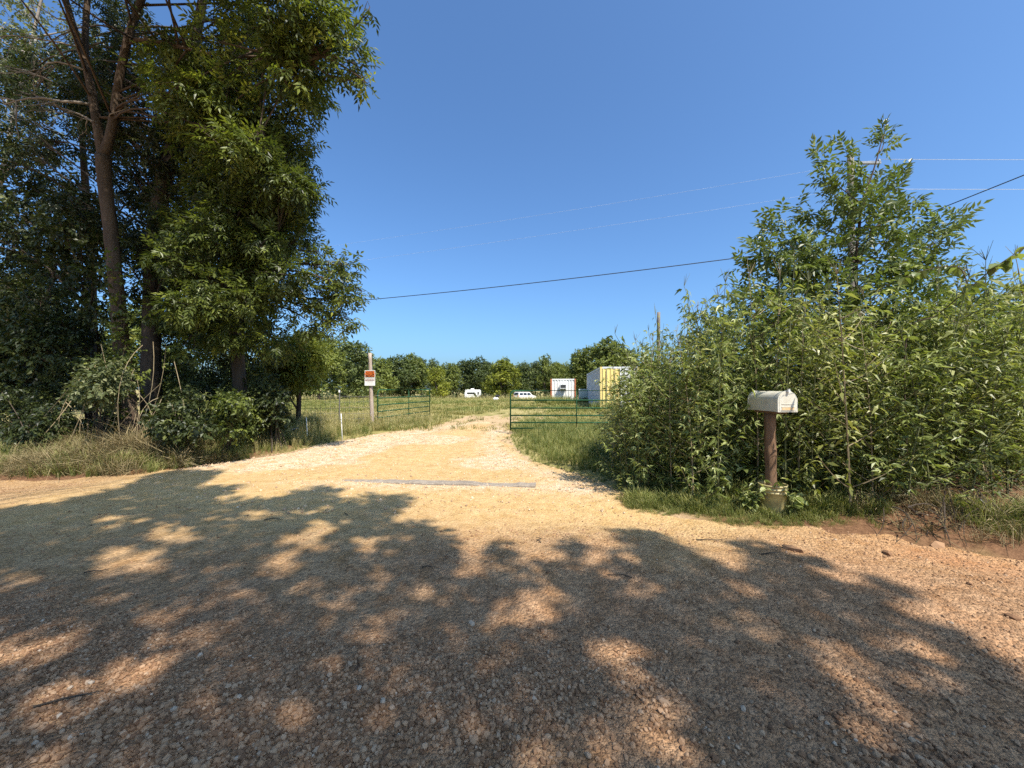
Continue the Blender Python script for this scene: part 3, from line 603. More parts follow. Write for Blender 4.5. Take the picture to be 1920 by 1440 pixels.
# shrubs under the left trees
SHR = [  # label, px, py foot, depth, polygon, leaf, seed
 ('dark broadleaf shrub at the far left edge, lowest in the corner', (60, 870, 8.0), [(-90, 740), (40, 690), (130, 740), (160, 830), (110, 875), (-90, 880)], 'dark_leaf', 21),
 ('vine tangled shrub with pale yellow leaves left of the forked trunk', (190, 850, 8.0), [(100, 690), (150, 640), (260, 640), (290, 700), (240, 790), (130, 780)], 'pale_leaf', 22),
 ('dark green shrub just right of the forked trunk base', (330, 850, 8.2), [(250, 720), (330, 690), (420, 720), (430, 820), (360, 860), (260, 840)], 'dark_leaf', 23),
 ('leafy weed clump in front of the drooping bough tree', (430, 850, 8.6), [(380, 740), (440, 700), (500, 730), (520, 800), (480, 860), (400, 860)], 'ash', 24),
 ('grey green shrub beside the wire fence end', (520, 830, 9.6), [(450, 720), (520, 690), (560, 730), (555, 790), (540, 825), (470, 830)], 'dark_leaf', 25),
 ('tall dark thicket filling the gap behind the forked trunk', (380, 800, 11.0), [(230, 560), (400, 520), (560, 560), (570, 700), (520, 780), (240, 790)], 'dark_leaf', 26),
 ('low dark thicket between the forked trunk and the far left shrub', (150, 820, 9.4), [(0, 700), (120, 680), (300, 700), (320, 800), (250, 850), (0, 850)], 'dark_leaf', 28),
 ('low dark thicket under the drooping boughs', (450, 820, 9.8), [(280, 690), (430, 660), (560, 690), (570, 780), (480, 835), (280, 830)], 'dark_leaf', 29),
 ('dark thicket behind the shrubs at far left', (60, 800, 12.6), [(-200, 600), (100, 570), (260, 600), (260, 780), (-200, 800)], 'dark_leaf', 27),
]
for lab, (px, py, d), poly, lm, sd in SHR:
    big = d > 10.5
    L_ = lobes_in(poly, 34 if big else 15, d - .8, d + .9, .35 if big else .2, .7 if big else .34, sd)
    b0 = at(px, py, d); b0[2] = float(hgt(b0[0], b0[1])); r = np.random.default_rng(sd)
    root = thing('shrub', lab, 'shrub', b0); st, fo = MB(), MB()
    for c, rad in L_:
        st.tube(bez(r.normal(0, .12, 3) * [1, 1, 0], (c - b0) * [.3, .3, .6], c - b0, 7), np.linspace(.014, .005, 7), 4)
        P, Dv = lobe_points(c, rad, int((380 if big else 900) * rad * rad) + 6, r); foliage(fo, P - b0, Dv, BROAD, (.55, 1.0), .45, .26, r=r)
    st.build('stems', M['bark_dark'], root); tag(fo.build('foliage', M[lm], root), kind='stuff')
# leafy vine climbing the forked trunk
r = np.random.default_rng(33); vb = np.asarray(t1[0]) + [0, -.3, 0]; cv = thing('climbing_vine', 'leafy vine climbing the lower part of the forked trunk', 'vine', vb); st, fo = MB(), MB()
for j in range(4):
    p = np.array([at(238 + 8 * r.normal(), 820, 8.45), at(228 + 14 * r.normal(), 700, 8.45), at(218 + 14 * r.normal(), 600, 8.45), at(208 + 14 * r.normal(), 500 + 30 * r.normal(), 8.45)]); q = spline(p, 6); st.tube(q - vb, np.linspace(.012, .004, len(q)), 4)
    n = 60; C = q[r.integers(2, len(q), n)] + r.normal(0, [.22, .12, .12], (n, 3)); Dv = r.normal(0, 1, (n, 3)); Dv[:, 2] -= .3; foliage(fo, C - vb, Dv, BROAD, (.7, 1.1), .5, .25, .4, r)
st.build('stem', M['bark_dark'], cv); tag(fo.build('foliage', M['ash'], cv), kind='stuff')
# dead vines hanging by the trunk
vine = MB(); r = np.random.default_rng(31)
for i in range(26):
    p0 = at(r.uniform(120, 330), r.uniform(640, 760), r.uniform(7.8, 8.4)); p2 = p0 + [r.normal(0, .5), r.normal(-.3, .2), 0]; p2[2] = float(hgt(p2[0], p2[1])) + .02
    vine.tube(bez(p0, (p0 + p2) / 2 + r.normal(0, .3, 3), p2, 9), np.linspace(.007, .003, 9), 3)
tag(vine.build('dry_vine', M['stem_dry']), 'tangle of dry brown vine stems at the forked trunk foot', 'vine')

# ------------------------------------------------------------------ ragweed thicket on the right, sapling, vine
def ragweed(seed, h, kind=0):
    r = np.random.default_rng(seed); st, fo = MB(), MB()
    bend = r.normal(0, .10, 2) * h; zz = np.linspace(0, 1, 12)
    axis_ = np.stack([bend[0] * zz ** 2, bend[1] * zz ** 2, h * zz], -1); st.tube(axis_, np.linspace(.011, .003, 12), 5)
    C, Dv, S = [], [], []
    def along(pts, n, s0, s1):
        for j in range(n):
            t = (j + .5) / n; i = t * (len(pts) - 1); k = int(i); p = pts[k] + (pts[min(k+1, len(pts)-1)] - pts[k]) * (i - k); a = j * 1.57 + r.normal(0, .5)
            for sg in (0, math.pi):
                e = r.normal(.1, .35); d = np.array([math.cos(a + sg), math.sin(a + sg), e]); C.append(p + d * .03); Dv.append(d); S.append(r.uniform(s0, s1))
    along(axis_[1:], 30, .6, 1.6)
    for b in range(17):
        t = .08 + .86 * (b / 17); p = axis_[int(t * 11)]; a = b * 2.4 + r.normal(0, .3); L = h * (.30 - .17 * t) * r.uniform(.7, 1.2)
        e = p + np.array([math.cos(a) * L, math.sin(a) * L, L * .75]); q = bez(p, (p + e) / 2 + [0, 0, -.08], e, 6); st.tube(q, np.linspace(.006, .002, 6), 3, cap=False)
        along(q[1:], 9, .55, 1.2)
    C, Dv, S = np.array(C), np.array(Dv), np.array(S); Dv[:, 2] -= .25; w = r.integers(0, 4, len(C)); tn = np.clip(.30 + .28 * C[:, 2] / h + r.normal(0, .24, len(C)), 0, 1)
    for i in range(4):
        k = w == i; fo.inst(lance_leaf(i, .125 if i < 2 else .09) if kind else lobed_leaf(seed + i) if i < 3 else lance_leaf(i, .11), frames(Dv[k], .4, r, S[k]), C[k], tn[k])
    for j in range(r.integers(3, 7)):                                # flower spikes at the top
        d = np.array([r.normal(0, .35), r.normal(0, .35), 1]); e = axis_[-1] + d * r.uniform(.08, .18); st.tube(np.array([axis_[-1], e]), [.0035, .0015], 3)
    s = st.mesh('stem'); f = fo.mesh('foliage'); s.materials.append(M['stem_dry' if seed % 3 == 0 else 'stem']); f.materials.append(M['rag2' if kind else 'ragweed']); return s, f
RW = [ragweed(50 + i, 2.3) for i in range(7)] + [ragweed(70 + i, 2.3, 1) for i in range(4)]
def rag_top(px):                                                   # outline of the thicket in the photograph, as height of plant tops at their place
    return np.interp(px, [1090, 1130, 1170, 1215, 1260, 1350, 1450, 1600, 1750, 1900, 2050], [812, 772, 692, 636, 590, 560, 540, 540, 550, 515, 500])
r = np.random.default_rng(77); n_rag = 0; spots = []
tries = 0
while len(spots) < 215 and tries < 20000:
    tries += 1; y = r.uniform(4.3, 8.6); x = r.uniform(1.6, 10.5); o_ = y - float(road_edge(x))
    if o_ < (.42 if x < 4.0 else .22) or x > 1.42 * y or (y > 7.2 and x < 2.0): continue
    if x < 2.2 and y < 5.6: continue
    if x < 1.55 + .05 * (y - 5): continue
    if 2.75 < x < 3.75 and y < 5.05: continue                      # the mailbox stands here
    if any((x - a) ** 2 + (y - b) ** 2 < .27 ** 2 for a, b in spots): continue
    spots.append((x, y))
for i, (x, y) in enumerate(spots):
    px = 960 + x / y * FPX; z0 = float(hgt(x, y)); top = CAM_H - (rag_top(px) - HORIZ) / FPX * y; h = np.clip(top - z0, .5, 3.6) * r.uniform(.72, 1.10)
    if y > 6.5: h *= .92
    row = 'in the front row' if y - float(road_edge(x)) < 1.5 else 'deep in the thicket'
    zone = ('beside the gate' if px < 1230 else 'midway between gate and mailbox' if px < 1370 else 'behind the mailbox' if px < 1500 else 'below the sapling' if px < 1680 else 'right of the sapling' if px < 1810 else 'at the right picture edge')
    where = 'tall leafy ragweed stalk ' + row + ' ' + zone; g = 'ragweed stalks ' + row + ' ' + zone
    root = thing('ragweed_plant', where, 'weed', (x, y, z0), r.random() * 6.28, g); s = h / 2.3; w = (.55 * s + .45) * r.uniform(.8, 1.2); root.scale = (w, w, s)
    root.rotation_euler = (r.normal(0, .06), r.normal(0, .06), r.random() * 6.28)
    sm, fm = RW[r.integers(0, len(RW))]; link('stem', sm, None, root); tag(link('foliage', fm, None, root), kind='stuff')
# low broadleaf weeds at the front of the thicket, large leaves of their own
big_leaf = []
for i in range(4):
    mb = MB(); L = .12; W = .075
    v = [(0, 0, 0), (W*.5, L*.3, .012), (W*.42, L*.65, .004), (0, L, -.02), (-W*.42, L*.65, .004), (-W*.5, L*.3, .012), (0, L*.5, -.004)]
    mb.add(v, None, [(0, 1, 6), (1, 2, 6), (2, 3, 6), (3, 4, 6), (4, 5, 6), (5, 0, 6)], .3 + .2 * i); me = mb.mesh('leaf'); me.materials.append(M['ragweed']); big_leaf.append(me)
def leafy_weed(x, y, h, nl, label, seed, group=None):
    r = np.random.default_rng(seed); z0 = float(hgt(x, y)); root = thing('broadleaf_weed', label, 'weed', (x, y, z0), group=group); st = MB(); sp = []
    for b in range(5):
        a = r.random() * 6.28; e = np.array([math.cos(a) * h * .45, math.sin(a) * h * .45, h * r.uniform(.6, 1.05)]); q = bez((0, 0, 0), (e[0] * .2, e[1] * .2, h * .6), e, 8); st.tube(q, np.linspace(.006, .002, 8), 4); sp.append(q)
    st.build('stem', M['stem'], root)
    for j in range(nl):
        q = sp[j % 5]; p = q[r.integers(2, 8)]; a = r.random() * 6.28; o = bpy.data.objects.new('leaf', big_leaf[r.integers(0, 4)]); COL.objects.link(o); o.parent = root
        o.location = p; o.rotation_euler = (r.normal(-.3, .35), r.normal(0, .3), a); s = r.uniform(.5, 1.05); o.scale = (s, s, s)
for i, (px, py, h, lab) in enumerate(((1290, 945, .75, 'broadleaf weed at thicket foot well left of the bucket'), (1350, 955, .7, 'broadleaf weed at thicket foot just left of the bucket'), (1505, 962, .62, 'broadleaf weed leaning on the right side of the bucket'),
        (1560, 960, .75, 'second broadleaf weed to the right of the bucket'), (1620, 965, .8, 'third broadleaf weed to the right of the bucket'), (1235, 925, .7, 'broadleaf weed at the left corner of the thicket by the drive'), (1690, 985, .8, 'broadleaf weed above the dark grass right of the bucket'), (1487, 985, .42, 'small broadleaf weed in front of the right side of the bucket'), (1405, 982, .36, 'small broadleaf weed in front of the left side of the bucket'))):
    g = gpt(px, py - 12); leafy_weed(g[0], g[1], h, 60, lab, 90 + i)

# ash sapling in front of the utility pole
DS = 6.4
root_pts = [at(1600, 900, DS), at(1603, 700, DS), at(1608, 560, DS), at(1610, 460, DS), at(1622, 380, DS), at(1645, 310, DS), at(1662, 250, DS)]
sb = np.asarray(root_pts[0]); sb[2] = float(hgt(sb[0], sb[1])); root_pts[0] = sb
sap = thing('ash_sapling', 'young ash sapling rising above the weeds before the utility pole', 'tree', sb); st, br, fo = MB(), MB(), MB(); r = np.random.default_rng(41)
tr = spline(root_pts, 6); st.tube(tr - sb, np.linspace(.032, .006, len(tr)), 6)
shoots = [(1665, 245), (1590, 275), (1540, 290), (1625, 330), (1700, 330), (1660, 330), (1560, 340), (1720, 370), (1690, 400), (1500, 390), (1530, 400), (1465, 405), (1440, 430), (1480, 450), (1580, 400), (1640, 420), (1740, 430), (1810, 400), (1780, 430),
          (1760, 460), (1420, 470), (1450, 500), (1520, 460), (1600, 470), (1680, 470), (1420, 540), (1480, 540), (1550, 520), (1640, 530), (1720, 520), (1780, 500), (1380, 545), (1500, 590), (1580, 580), (1660, 590), (1740, 570), (1570, 450), (1620, 390), (1670, 440), (1510, 500), (1700, 550), (1590, 350), (1650, 380), (1600, 540), (1545, 560), (1470, 580), (1800, 540), (1430, 450), (1455, 470), (1400, 500), (1435, 560), (1720, 460), (1750, 500), (1700, 490), (1390, 570), (1840, 560), (1860, 530), (1820, 580), (1480, 430)]
for (px, py) in shoots:
    e = at(px, py, DS + r.uniform(-.7, .7)); cand = tr[tr[:, 2] < e[2] - .25]; dd = np.linalg.norm(cand - e, axis=1); p0 = cand[dd.argmin()] if len(cand) else tr[0]
    p0 = tr[max(0, np.where((tr == p0).all(1))[0][0] - 3)]
    m = (p0 + e) / 2; m[:2] = m[:2] * .5 + e[:2] * .5; m[2] -= .1; q = bez(p0, m, e, 12); br.tube(q - sb, np.linspace(.012, .003, 12), 4)
    L = np.linalg.norm(e - p0); n = int(9 + 9 * L); ts = r.uniform(.30, 1, n); ts[:3] = 1; C = np.stack([np.interp(ts, np.linspace(0, 1, 12), q[:, i]) for i in range(3)], -1)
    d0 = q[-1] - q[-3]; d0 /= np.linalg.norm(d0); u = r.normal(0, 1, (n, 3)); Dv = d0 * .45 + u * .6; Dv[:, 2] -= .05
    foliage(fo, C - sb, Dv, SAPL, (.7, 1.1), .5, .2, .5, r)
st.build('trunk', M['bark'], sap, True); br.build('branches', M['bark'], sap, True); tag(fo.build('crown', M['sapling_leaf'], sap), kind='stuff')
# arching vine with big round leaves at the right edge
vp = [at(1700, 640, 4.9), at(1760, 590, 4.8), at(1820, 540, 4.6), at(1870, 500, 4.5), at(1930, 460, 4.4)]; vb = np.array([vp[0][0], vp[0][1], float(hgt(*vp[0][:2]))])
vi = thing('vine_shoot', 'arching vine shoot with large heart shaped leaves at right edge', 'vine', vb); mb = MB(); q = spline([vb] + vp, 6); mb.tube(q - vb, np.linspace(.009, .004, len(q)), 5)
q2 = spline([vp[2], at(1800, 500, 4.6), at(1740, 505, 4.7), at(1700, 520, 4.7)], 5); mb.tube(q2 - vb, np.linspace(.006, .003, len(q2)), 5); mb.build('stem', M['bark'], vi, True)
r = np.random.default_rng(61)
for j in range(34):
    qq = q if j < 18 else q2; p = qq[r.integers(len(qq) // 3 if j < 18 else 1, len(qq))]; o = bpy.data.objects.new('leaf', big_leaf[r.integers(0, 3)]); COL.objects.link(o); o.parent = vi
    o.location = p - vb; o.rotation_euler = (r.normal(-.7, .35), r.normal(0, .4), r.random() * 6.28); s = r.uniform(.8, 1.35); o.scale = (s * 1.15, s, s)

# exposed roots and dry stems on the bank at the right edge
ROOTL = ['tangle of bare roots on the bank, furthest left of the right edge ones', 'tangle of bare roots on the bank in the middle near the right edge', 'tangle of bare roots on the bank closest to the right edge']
for i, px in enumerate((1760, 1835, 1895)):
    mb = MB(); r = np.random.default_rng(70 + i); g = gpt(px, 1022); gz = float(hgt(g[0], g[1] + .25))
    for k in range(12):
        p = np.array([g[0] + r.normal(0, .16), g[1] + r.uniform(.15, .4), gz + r.uniform(.02, .25)]); e = p + [r.normal(0, .22), -r.uniform(.05, .3), 0]; e[2] = float(hgt(e[0], e[1])) - .02
        mb.tube(bez(p, (p + e) / 2 + r.normal(0, .09, 3), e, 8), np.linspace(r.uniform(.004, .010), .002, 8), 5, wob=.3)
    tag(mb.build('exposed_root', M['bark_dark']), ROOTL[i], 'root')
# ------------------------------------------------------------------ trees behind the camera that throw the dappled shade on the road
SHADE = [(-700, 985), (-300, 965), (0, 955), (120, 945), (250, 905), (330, 880), (420, 885), (370, 910), (465, 910), (400, 935), (520, 935), (580, 910), (625, 915), (650, 940), (700, 925), (770, 935), (740, 960), (700, 985), (800, 975), (820, 985), (850, 1010), (860, 1050), (840, 1070), (850, 1088),
         (880, 1085), (930, 1070), (1000, 1060), (1060, 1058), (1130, 1082), (1130, 1040), (1190, 1050), (1140, 990), (1230, 1000), (1300, 1040), (1380, 1082), (1410, 1060), (1370, 1020), (1400, 1010), (1480, 1035), (1530, 1055), (1500, 1072), (1600, 1110), (1690, 1150), (1800, 1190), (1920, 1270), (2200, 1440), (2600, 1700), (2600, 2000), (-1500, 2000), (-1500, 985)]
BLOBS = [(930, 1037, 27, 20), (1065, 1030, 22, 14), (1640, 1108, 40, 16)]
HOLES = [(240, 1047, 60, 18, 1), (330, 1005, 50, 12, 1), (608, 985, 30, 16, 1), (575, 1018, 34, 18, 1), (530, 1055, 34, 14, 1), (686, 1020, 30, 13, 1), (719, 1053, 18, 9, 1), (792, 1104, 32, 13, 1), (664, 1108, 25, 14, .6), (1005, 1128, 48, 34, 1), (650, 1170, 25, 12, 1), (710, 1195, 25, 15, .5), (598, 1228, 20, 17, .7), (1156, 1217, 52, 34, 1), (1205, 1280, 40, 34, 1),
         (1174, 1108, 25, 14, .6), (1417, 1174, 45, 24, 1), (1545, 1208, 34, 22, 1), (1595, 1240, 42, 26, 1), (1645, 1275, 45, 26, 1), (1670, 1190, 34, 12, 1), (1725, 1212, 42, 14, 1), (1785, 1236, 34, 13, 1), (1762, 1262, 40, 12, .6), (1631, 1335, 60, 34, .7), (1745, 1355, 60, 25, .6), (1387, 1102, 34, 14, 1), (1230, 1385, 45, 55, 1), (1050, 1385, 120, 45, .5), (900, 1350, 60, 30, .5),
         (160, 1179, 55, 15, 1), (60, 1210, 80, 22, 1), (20, 1245, 80, 30, 1), (255, 1262, 62, 55, 1), (80, 1310, 90, 34, .7), (55, 1420, 60, 22, 1), (394, 1310, 42, 20, .8), (558, 1328, 30, 28, 1), (317, 1146, 42, 12, 1), (463, 1155, 22, 11, 1), (368, 1186, 58, 17, 1), (420, 1100, 45, 16, .6), (528, 1055, 30, 13, 1), (215, 1110, 35, 12, .5), (20, 1080, 45, 16, .6), (200, 975, 60, 8, .6), (480, 965, 40, 8, .6), (745, 1005, 20, 10, 1)]
def shaded(px, py):
    k = np.where(inpoly(SHADE, px, py), 1.0, 0.0)
    for cx, cy, rx, ry in BLOBS: k = np.where(((px - cx) / rx) ** 2 + ((py - cy) / ry) ** 2 < 1, 1.0, k)
    for cx, cy, rx, ry, w in HOLES: k = np.where(((px - cx) / rx) ** 2 + ((py - cy) / ry) ** 2 < 1.45, np.minimum(k, 1 - w), k)
    return k
r = np.random.default_rng(303)
g0 = .10; gxs, gys = np.meshgrid(np.arange(-11, 7, g0), np.arange(.2, 7.4, g0)); gxs = (gxs + r.uniform(-.05, .05, gxs.shape)).ravel(); gys = (gys + r.uniform(-.05, .05, gys.shape)).ravel()
ppx = 960 + gxs / gys * FPX; ppy = HORIZ + CAM_H * FPX / gys
dens = np.where(gys < 1.45, np.where(fbm(gxs, gys, 1.6) > .45, 1.0, .1), shaded(ppx, ppy))
C = []
dn = np.clip(.75 + 2.2 * (fbm(gxs + 11, gys, 1.5) - .36), .45, 1)
for rep in range(4):
    k = r.random(len(gxs)) < np.where(dens > .9, dn, dens * .45)
    z = r.uniform(7.2, 15.0, k.sum()); sc = z / SUN.z
    C.append(np.stack([gxs[k] + SUN.x * sc, gys[k] + SUN.y * sc, z], -1))
C = np.vstack(C)
trunks = [np.array([-5.5, -6.8]), np.array([.8, -8.0]), np.array([6.6, -8.6])]
own = np.argmin(np.stack([((C[:, :2] - t) ** 2).sum(1) for t in trunks]), 0)
SHLAB = ['tall shade tree behind the camera, left one of three across the road', 'tall shade tree behind the camera, middle one of three across the road', 'tall shade tree behind the camera, right one of three across the road']
OAK = [broad_spray(i + 80, 5, .12, .075, .12) for i in range(5)]
for i, t in enumerate(trunks):
    c = C[own == i]; b0 = np.array([t[0], t[1], float(hgt(*t))]); root = thing('shade_tree', SHLAB[i], 'tree', b0)
    mid = c[:, :2].mean(0); tp = np.array([[*t, b0[2] - .1], [*(t + [.1, .1]), 3], [*(t * .8 + mid * .2), 7], [*(t * .5 + mid * .5), 10.5], [*(t * .3 + mid * .7), 14]])
    tk, bb, cr = MB(), MB(), MB(); sp = spline(tp, 5); tk.tube(sp - b0, np.linspace(.30, .05, len(sp)), 10, wob=.1)
    for j in r.choice(len(c), min(70, len(c)), False):
        e = c[j]; cand = sp[(sp[:, 2] < e[2] - .5) & (sp[:, 2] > 4)]; cand = cand if len(cand) else sp[8:10]; p0 = cand[np.linalg.norm(cand - e, axis=1).argmin()]
        q = bez(p0, (p0 + e) / 2 + [0, 0, .5], e, 7); bb.tube(q - b0, np.linspace(.04, .006, 7), 4)
    Dv = r.normal(0, 1, c.shape) * [1, 1, .5]; foliage(cr, c - b0, Dv, OAK, (.75, 1.15), .5, .15, .3, r)
    tk.build('trunk', M['bark_dark'], root, True); bb.build('branches', M['bark_dark'], root, True); tag(cr.build('crown', M['ash'], root), kind='stuff')

# ------------------------------------------------------------------ more materials
M['gate'] = plain('green_gate_paint', (.017, .080, .034), .7, spec=.2, dirt=(.012, .055, .024), rust=((.10, .05, .025), .70))
M['galv'] = plain('galvanised_wire', (.20, .19, .17), .6, .4)
M['white_paint'] = plain('white_paint', (.78, .77, .73), .5, dirt=(.62, .60, .55), rust=((.30, .13, .06), .69))
M['white_clean'] = plain('white_body_paint', (.80, .80, .78), .35, dirt=(.70, .70, .67))
M['rust_paint'] = plain('rusty_orange_paint', (.48, .155, .055), .8, dirt=(.28, .09, .04))
M['yellow_paint'] = plain('faded_yellow_paint', (.78, .62, .22), .6, dirt=(.66, .50, .18), dscale=2, rust=((.35, .22, .10), .72))
M['container_grey'] = plain('shade_toned_white_side', (.66, .67, .68), .6, dirt=(.50, .51, .53), dscale=2)  # white container side, its blue-grey shade tone put into the colour
M['dark'] = plain('dark_rubber', (.02, .02, .02), .6)
M['glass'] = plain('dark_window_glass', (.025, .028, .032), .08, spec=.8)
M['mail'] = plain('cream_mailbox_paint', (.62, .59, .50), .45, dirt=(.52, .48, .38), dscale=5, rust=((.42, .35, .22), .68))
M['mail_label'] = plain('faded_orange_label', (.60, .36, .14), .6, dirt=(.62, .48, .30), dscale=30)
M['bucket'] = plain('dirty_plastic_bucket', (.52, .44, .20), .5, dirt=(.30, .24, .11), dscale=9)
M['concrete'] = plain('concrete_fill', (.30, .27, .22), .9)
M['orange'] = plain('sign_orange', (.90, .20, .02), .5, dirt=(.85, .18, .02))
M['black'] = plain('sign_black', (.015, .014, .013), .5)
M['sign_white'] = plain('sign_white', (.80, .79, .76), .45, dirt=(.72, .70, .66))
M['sign_red'] = plain('sign_dark_red', (.16, .035, .03), .5)
M['sign_grey'] = plain('sign_grey_print', (.45, .45, .45), .5)
M['cable'] = plain('black_cable', (.015, .016, .02), .6)
M['alu'] = plain('bright_aluminium_wire', (.60, .62, .66), .5, .1)
M['steel'] = plain('grey_steel', (.28, .28, .28), .5, .5)
M['tank'] = plain('pale_green_enamel', (.55, .62, .56), .5, dirt=(.45, .50, .45))
M['leaf_brown'] = plain('brown_leaf_litter', (.10, .055, .03), .8)

# ------------------------------------------------------------------ buried beam at the mouth of the drive
a, b = np.array([-2.9, 6.5]), np.array([.38, 6.12]); d = b - a; L = np.linalg.norm(d); mb = MB(); nseg = 26; rr = np.random.default_rng(9); prev = None; rings = []
for i in range(nseg + 1):
    t = i / nseg; c = a + d * t; zt = float(hgt(*c)) + .012 + .038 * smooth(0, .45, t) + rr.normal(0, .006) - .02 * (vnoise(t * 9, 0) > .72); w = .085 + rr.normal(0, .004); nx = np.array([-d[1], d[0]]) / L
    j = lambda: rr.normal(0, .004, 2)
    rings.append([(*(c - nx * w * 1.05 + j()), zt - .16), (*(c - nx * w + j()), zt - .014), (*(c - nx * (w - .014)), zt), (*(c + nx * (w - .014)), zt + .004), (*(c + nx * w + j()), zt - .012), (*(c + nx * w * 1.05), zt - .16)])
v = np.array(rings).reshape(-1, 3); q = [(i*6+k, i*6+k+1, (i+1)*6+k+1, (i+1)*6+k) for i in range(nseg) for k in range(5)]
q += [(nseg*6+0, nseg*6+1, nseg*6+4, nseg*6+5), (nseg*6+1, nseg*6+2, nseg*6+3, nseg*6+4), (5, 4, 1, 0), (4, 3, 2, 1)]
b0 = np.array([a[0], a[1], 0]); mb.add(v - b0, q); tag(mb.build('timber_beam', M['grey_wood'], loc=b0), 'weathered grey timber beam half buried across the drive mouth', 'beam')

# ------------------------------------------------------------------ mailbox on a post in a bucket
mx, my = 3.2, 4.74; mz = float(hgt(mx, my)); mail = thing('mailbox', 'cream mailbox on a brown wooden post set in a plastic bucket', 'mailbox', (mx, my, mz), R(2))
def lathe(prof, n=28):
    mb = MB(); th = np.arange(n) / n * 2 * math.pi; k = len(prof); v = np.array([[(rr_ * math.cos(t), rr_ * math.sin(t), z) for t in th] for rr_, z in prof]).reshape(-1, 3)
    q = [(i*n+j, i*n+(j+1) % n, (i+1)*n+(j+1) % n, (i+1)*n+j) for i in range(k - 1) for j in range(n)]; mb.add(v, q); return mb
bk = lathe([(.001, .0), (.128, .0), (.132, .012), (.146, .265), (.153, .268), (.153, .282), (.147, .285), (.148, .305), (.156, .308), (.156, .32), (.149, .323), (.150, .345), (.158, .348), (.158, .366), (.150, .368), (.146, .355), (.140, .29), (.139, .27), (.001, .27)]).build('bucket', M['bucket'], mail, True)
lathe([(.001, .296), (.14, .296), (.14, .28)]).build('concrete_fill', M['concrete'], bk)
mb = MB(); th = np.linspace(0, math.pi, 16); mb.tube(np.stack([-.16 * np.cos(th), -.162 * np.sin(th) * .55 - .02, .335 - .19 * np.sin(th)], -1), .003, 5); mb.build('handle', M['galv'], bk, True)
pp = MB(); zs = np.linspace(.22, 1.235, 14); pp.tube(np.stack([.004 * np.sin(zs * 5), .03 + 0 * zs, zs], -1), .063 + .003 * np.sin(zs * 11) + .002 * np.sin(zs * 29), 14, wob=.10); pp.build('post', M['brown_wood'], mail, True)
MW, MS, ML, MB0 = .112, .128, .53, 1.262                             # half width, side height, length, floor height
pl = MB(); pl.box((-.07, -.16, MB0 - .028), (.07, .22, MB0 - .002)); pl.build('mount_board', M['brown_wood'], mail)
th = np.linspace(0, math.pi, 17)
def arch(w, s, zb, n=17):
    t = np.linspace(0, math.pi, n); return np.array([(w, zb)] + [(w * math.cos(a_), zb + s + w * math.sin(a_)) for a_ in t] + [(-w, zb)])
def extr(prof, y0, y1, caps=True):
    n = len(prof); v = np.array([(x_, y0, z_) for x_, z_ in prof] + [(x_, y1, z_) for x_, z_ in prof] + [(0, y0, prof[:, 1].mean()), (0, y1, prof[:, 1].mean())])
    q = [(i, (i+1) % n, n + (i+1) % n, n + i) for i in range(n)]; t = []
    if caps: t = [((i+1) % n, i, 2*n) for i in range(n)] + [(n + i, n + (i+1) % n, 2*n + 1) for i in range(n)]
    mb = MB(); mb.add(v, q, t); return mb
y0 = -.25
body = extr(arch(MW, MS, MB0), y0, y0 + ML).build('box_body', M['mail'], mail)
extr(arch(MW + .006, MS + .001, MB0 - .003), y0 + ML - .012, y0 + ML + .004).build('rear_seam', M['mail'], body)
door = MB(); door_p = arch(MW + .007, MS + .001, MB0 - .004); e1 = extr(door_p, y0 - .012, y0 + .026); door.v, door.q, door.t, door.c, door.n = e1.v, e1.q, e1.t, e1.c, e1.n
door = door.build('door', M['mail'], mail)
pan = arch(MW - .010, MS - .004, MB0 + .012); extr(pan, y0 - .0155, y0 - .0125).build('door_panel', M['mail'], door)
lb = MB(); lb.box((-.072, y0 - .0185, MB0 + .022), (.072, y0 - .016, MB0 + .052)); lb.build('door_label', M['mail_label'], door)
for zz in (.016, .054, .086): k_ = MB(); k_.box((-.076, y0 - .020, MB0 + zz), (.076, y0 - .016, MB0 + zz + .005)); k_.build('embossed_rib', M['mail'], door)
lt = MB(); lt.box((-.012, y0 - .045, MB0 + MS + MW - .012), (.012, y0 + .012, MB0 + MS + MW + .010)); lt.tube([(0, y0 - .03, MB0 + MS + MW), (0, y0 - .03, MB0 + MS + MW + .026)], [.011, .014], 8); lt.build('latch', M['white_clean'], door)
fl = MB(); fl.box((MW + .004, y0 + .05, MB0 + .09), (MW + .007, y0 + .20, MB0 + .115)); fl.box((MW + .004, y0 + .16, MB0 + .115), (MW + .007, y0 + .20, MB0 + .15)); fl.build('flag', M['mail'], body)

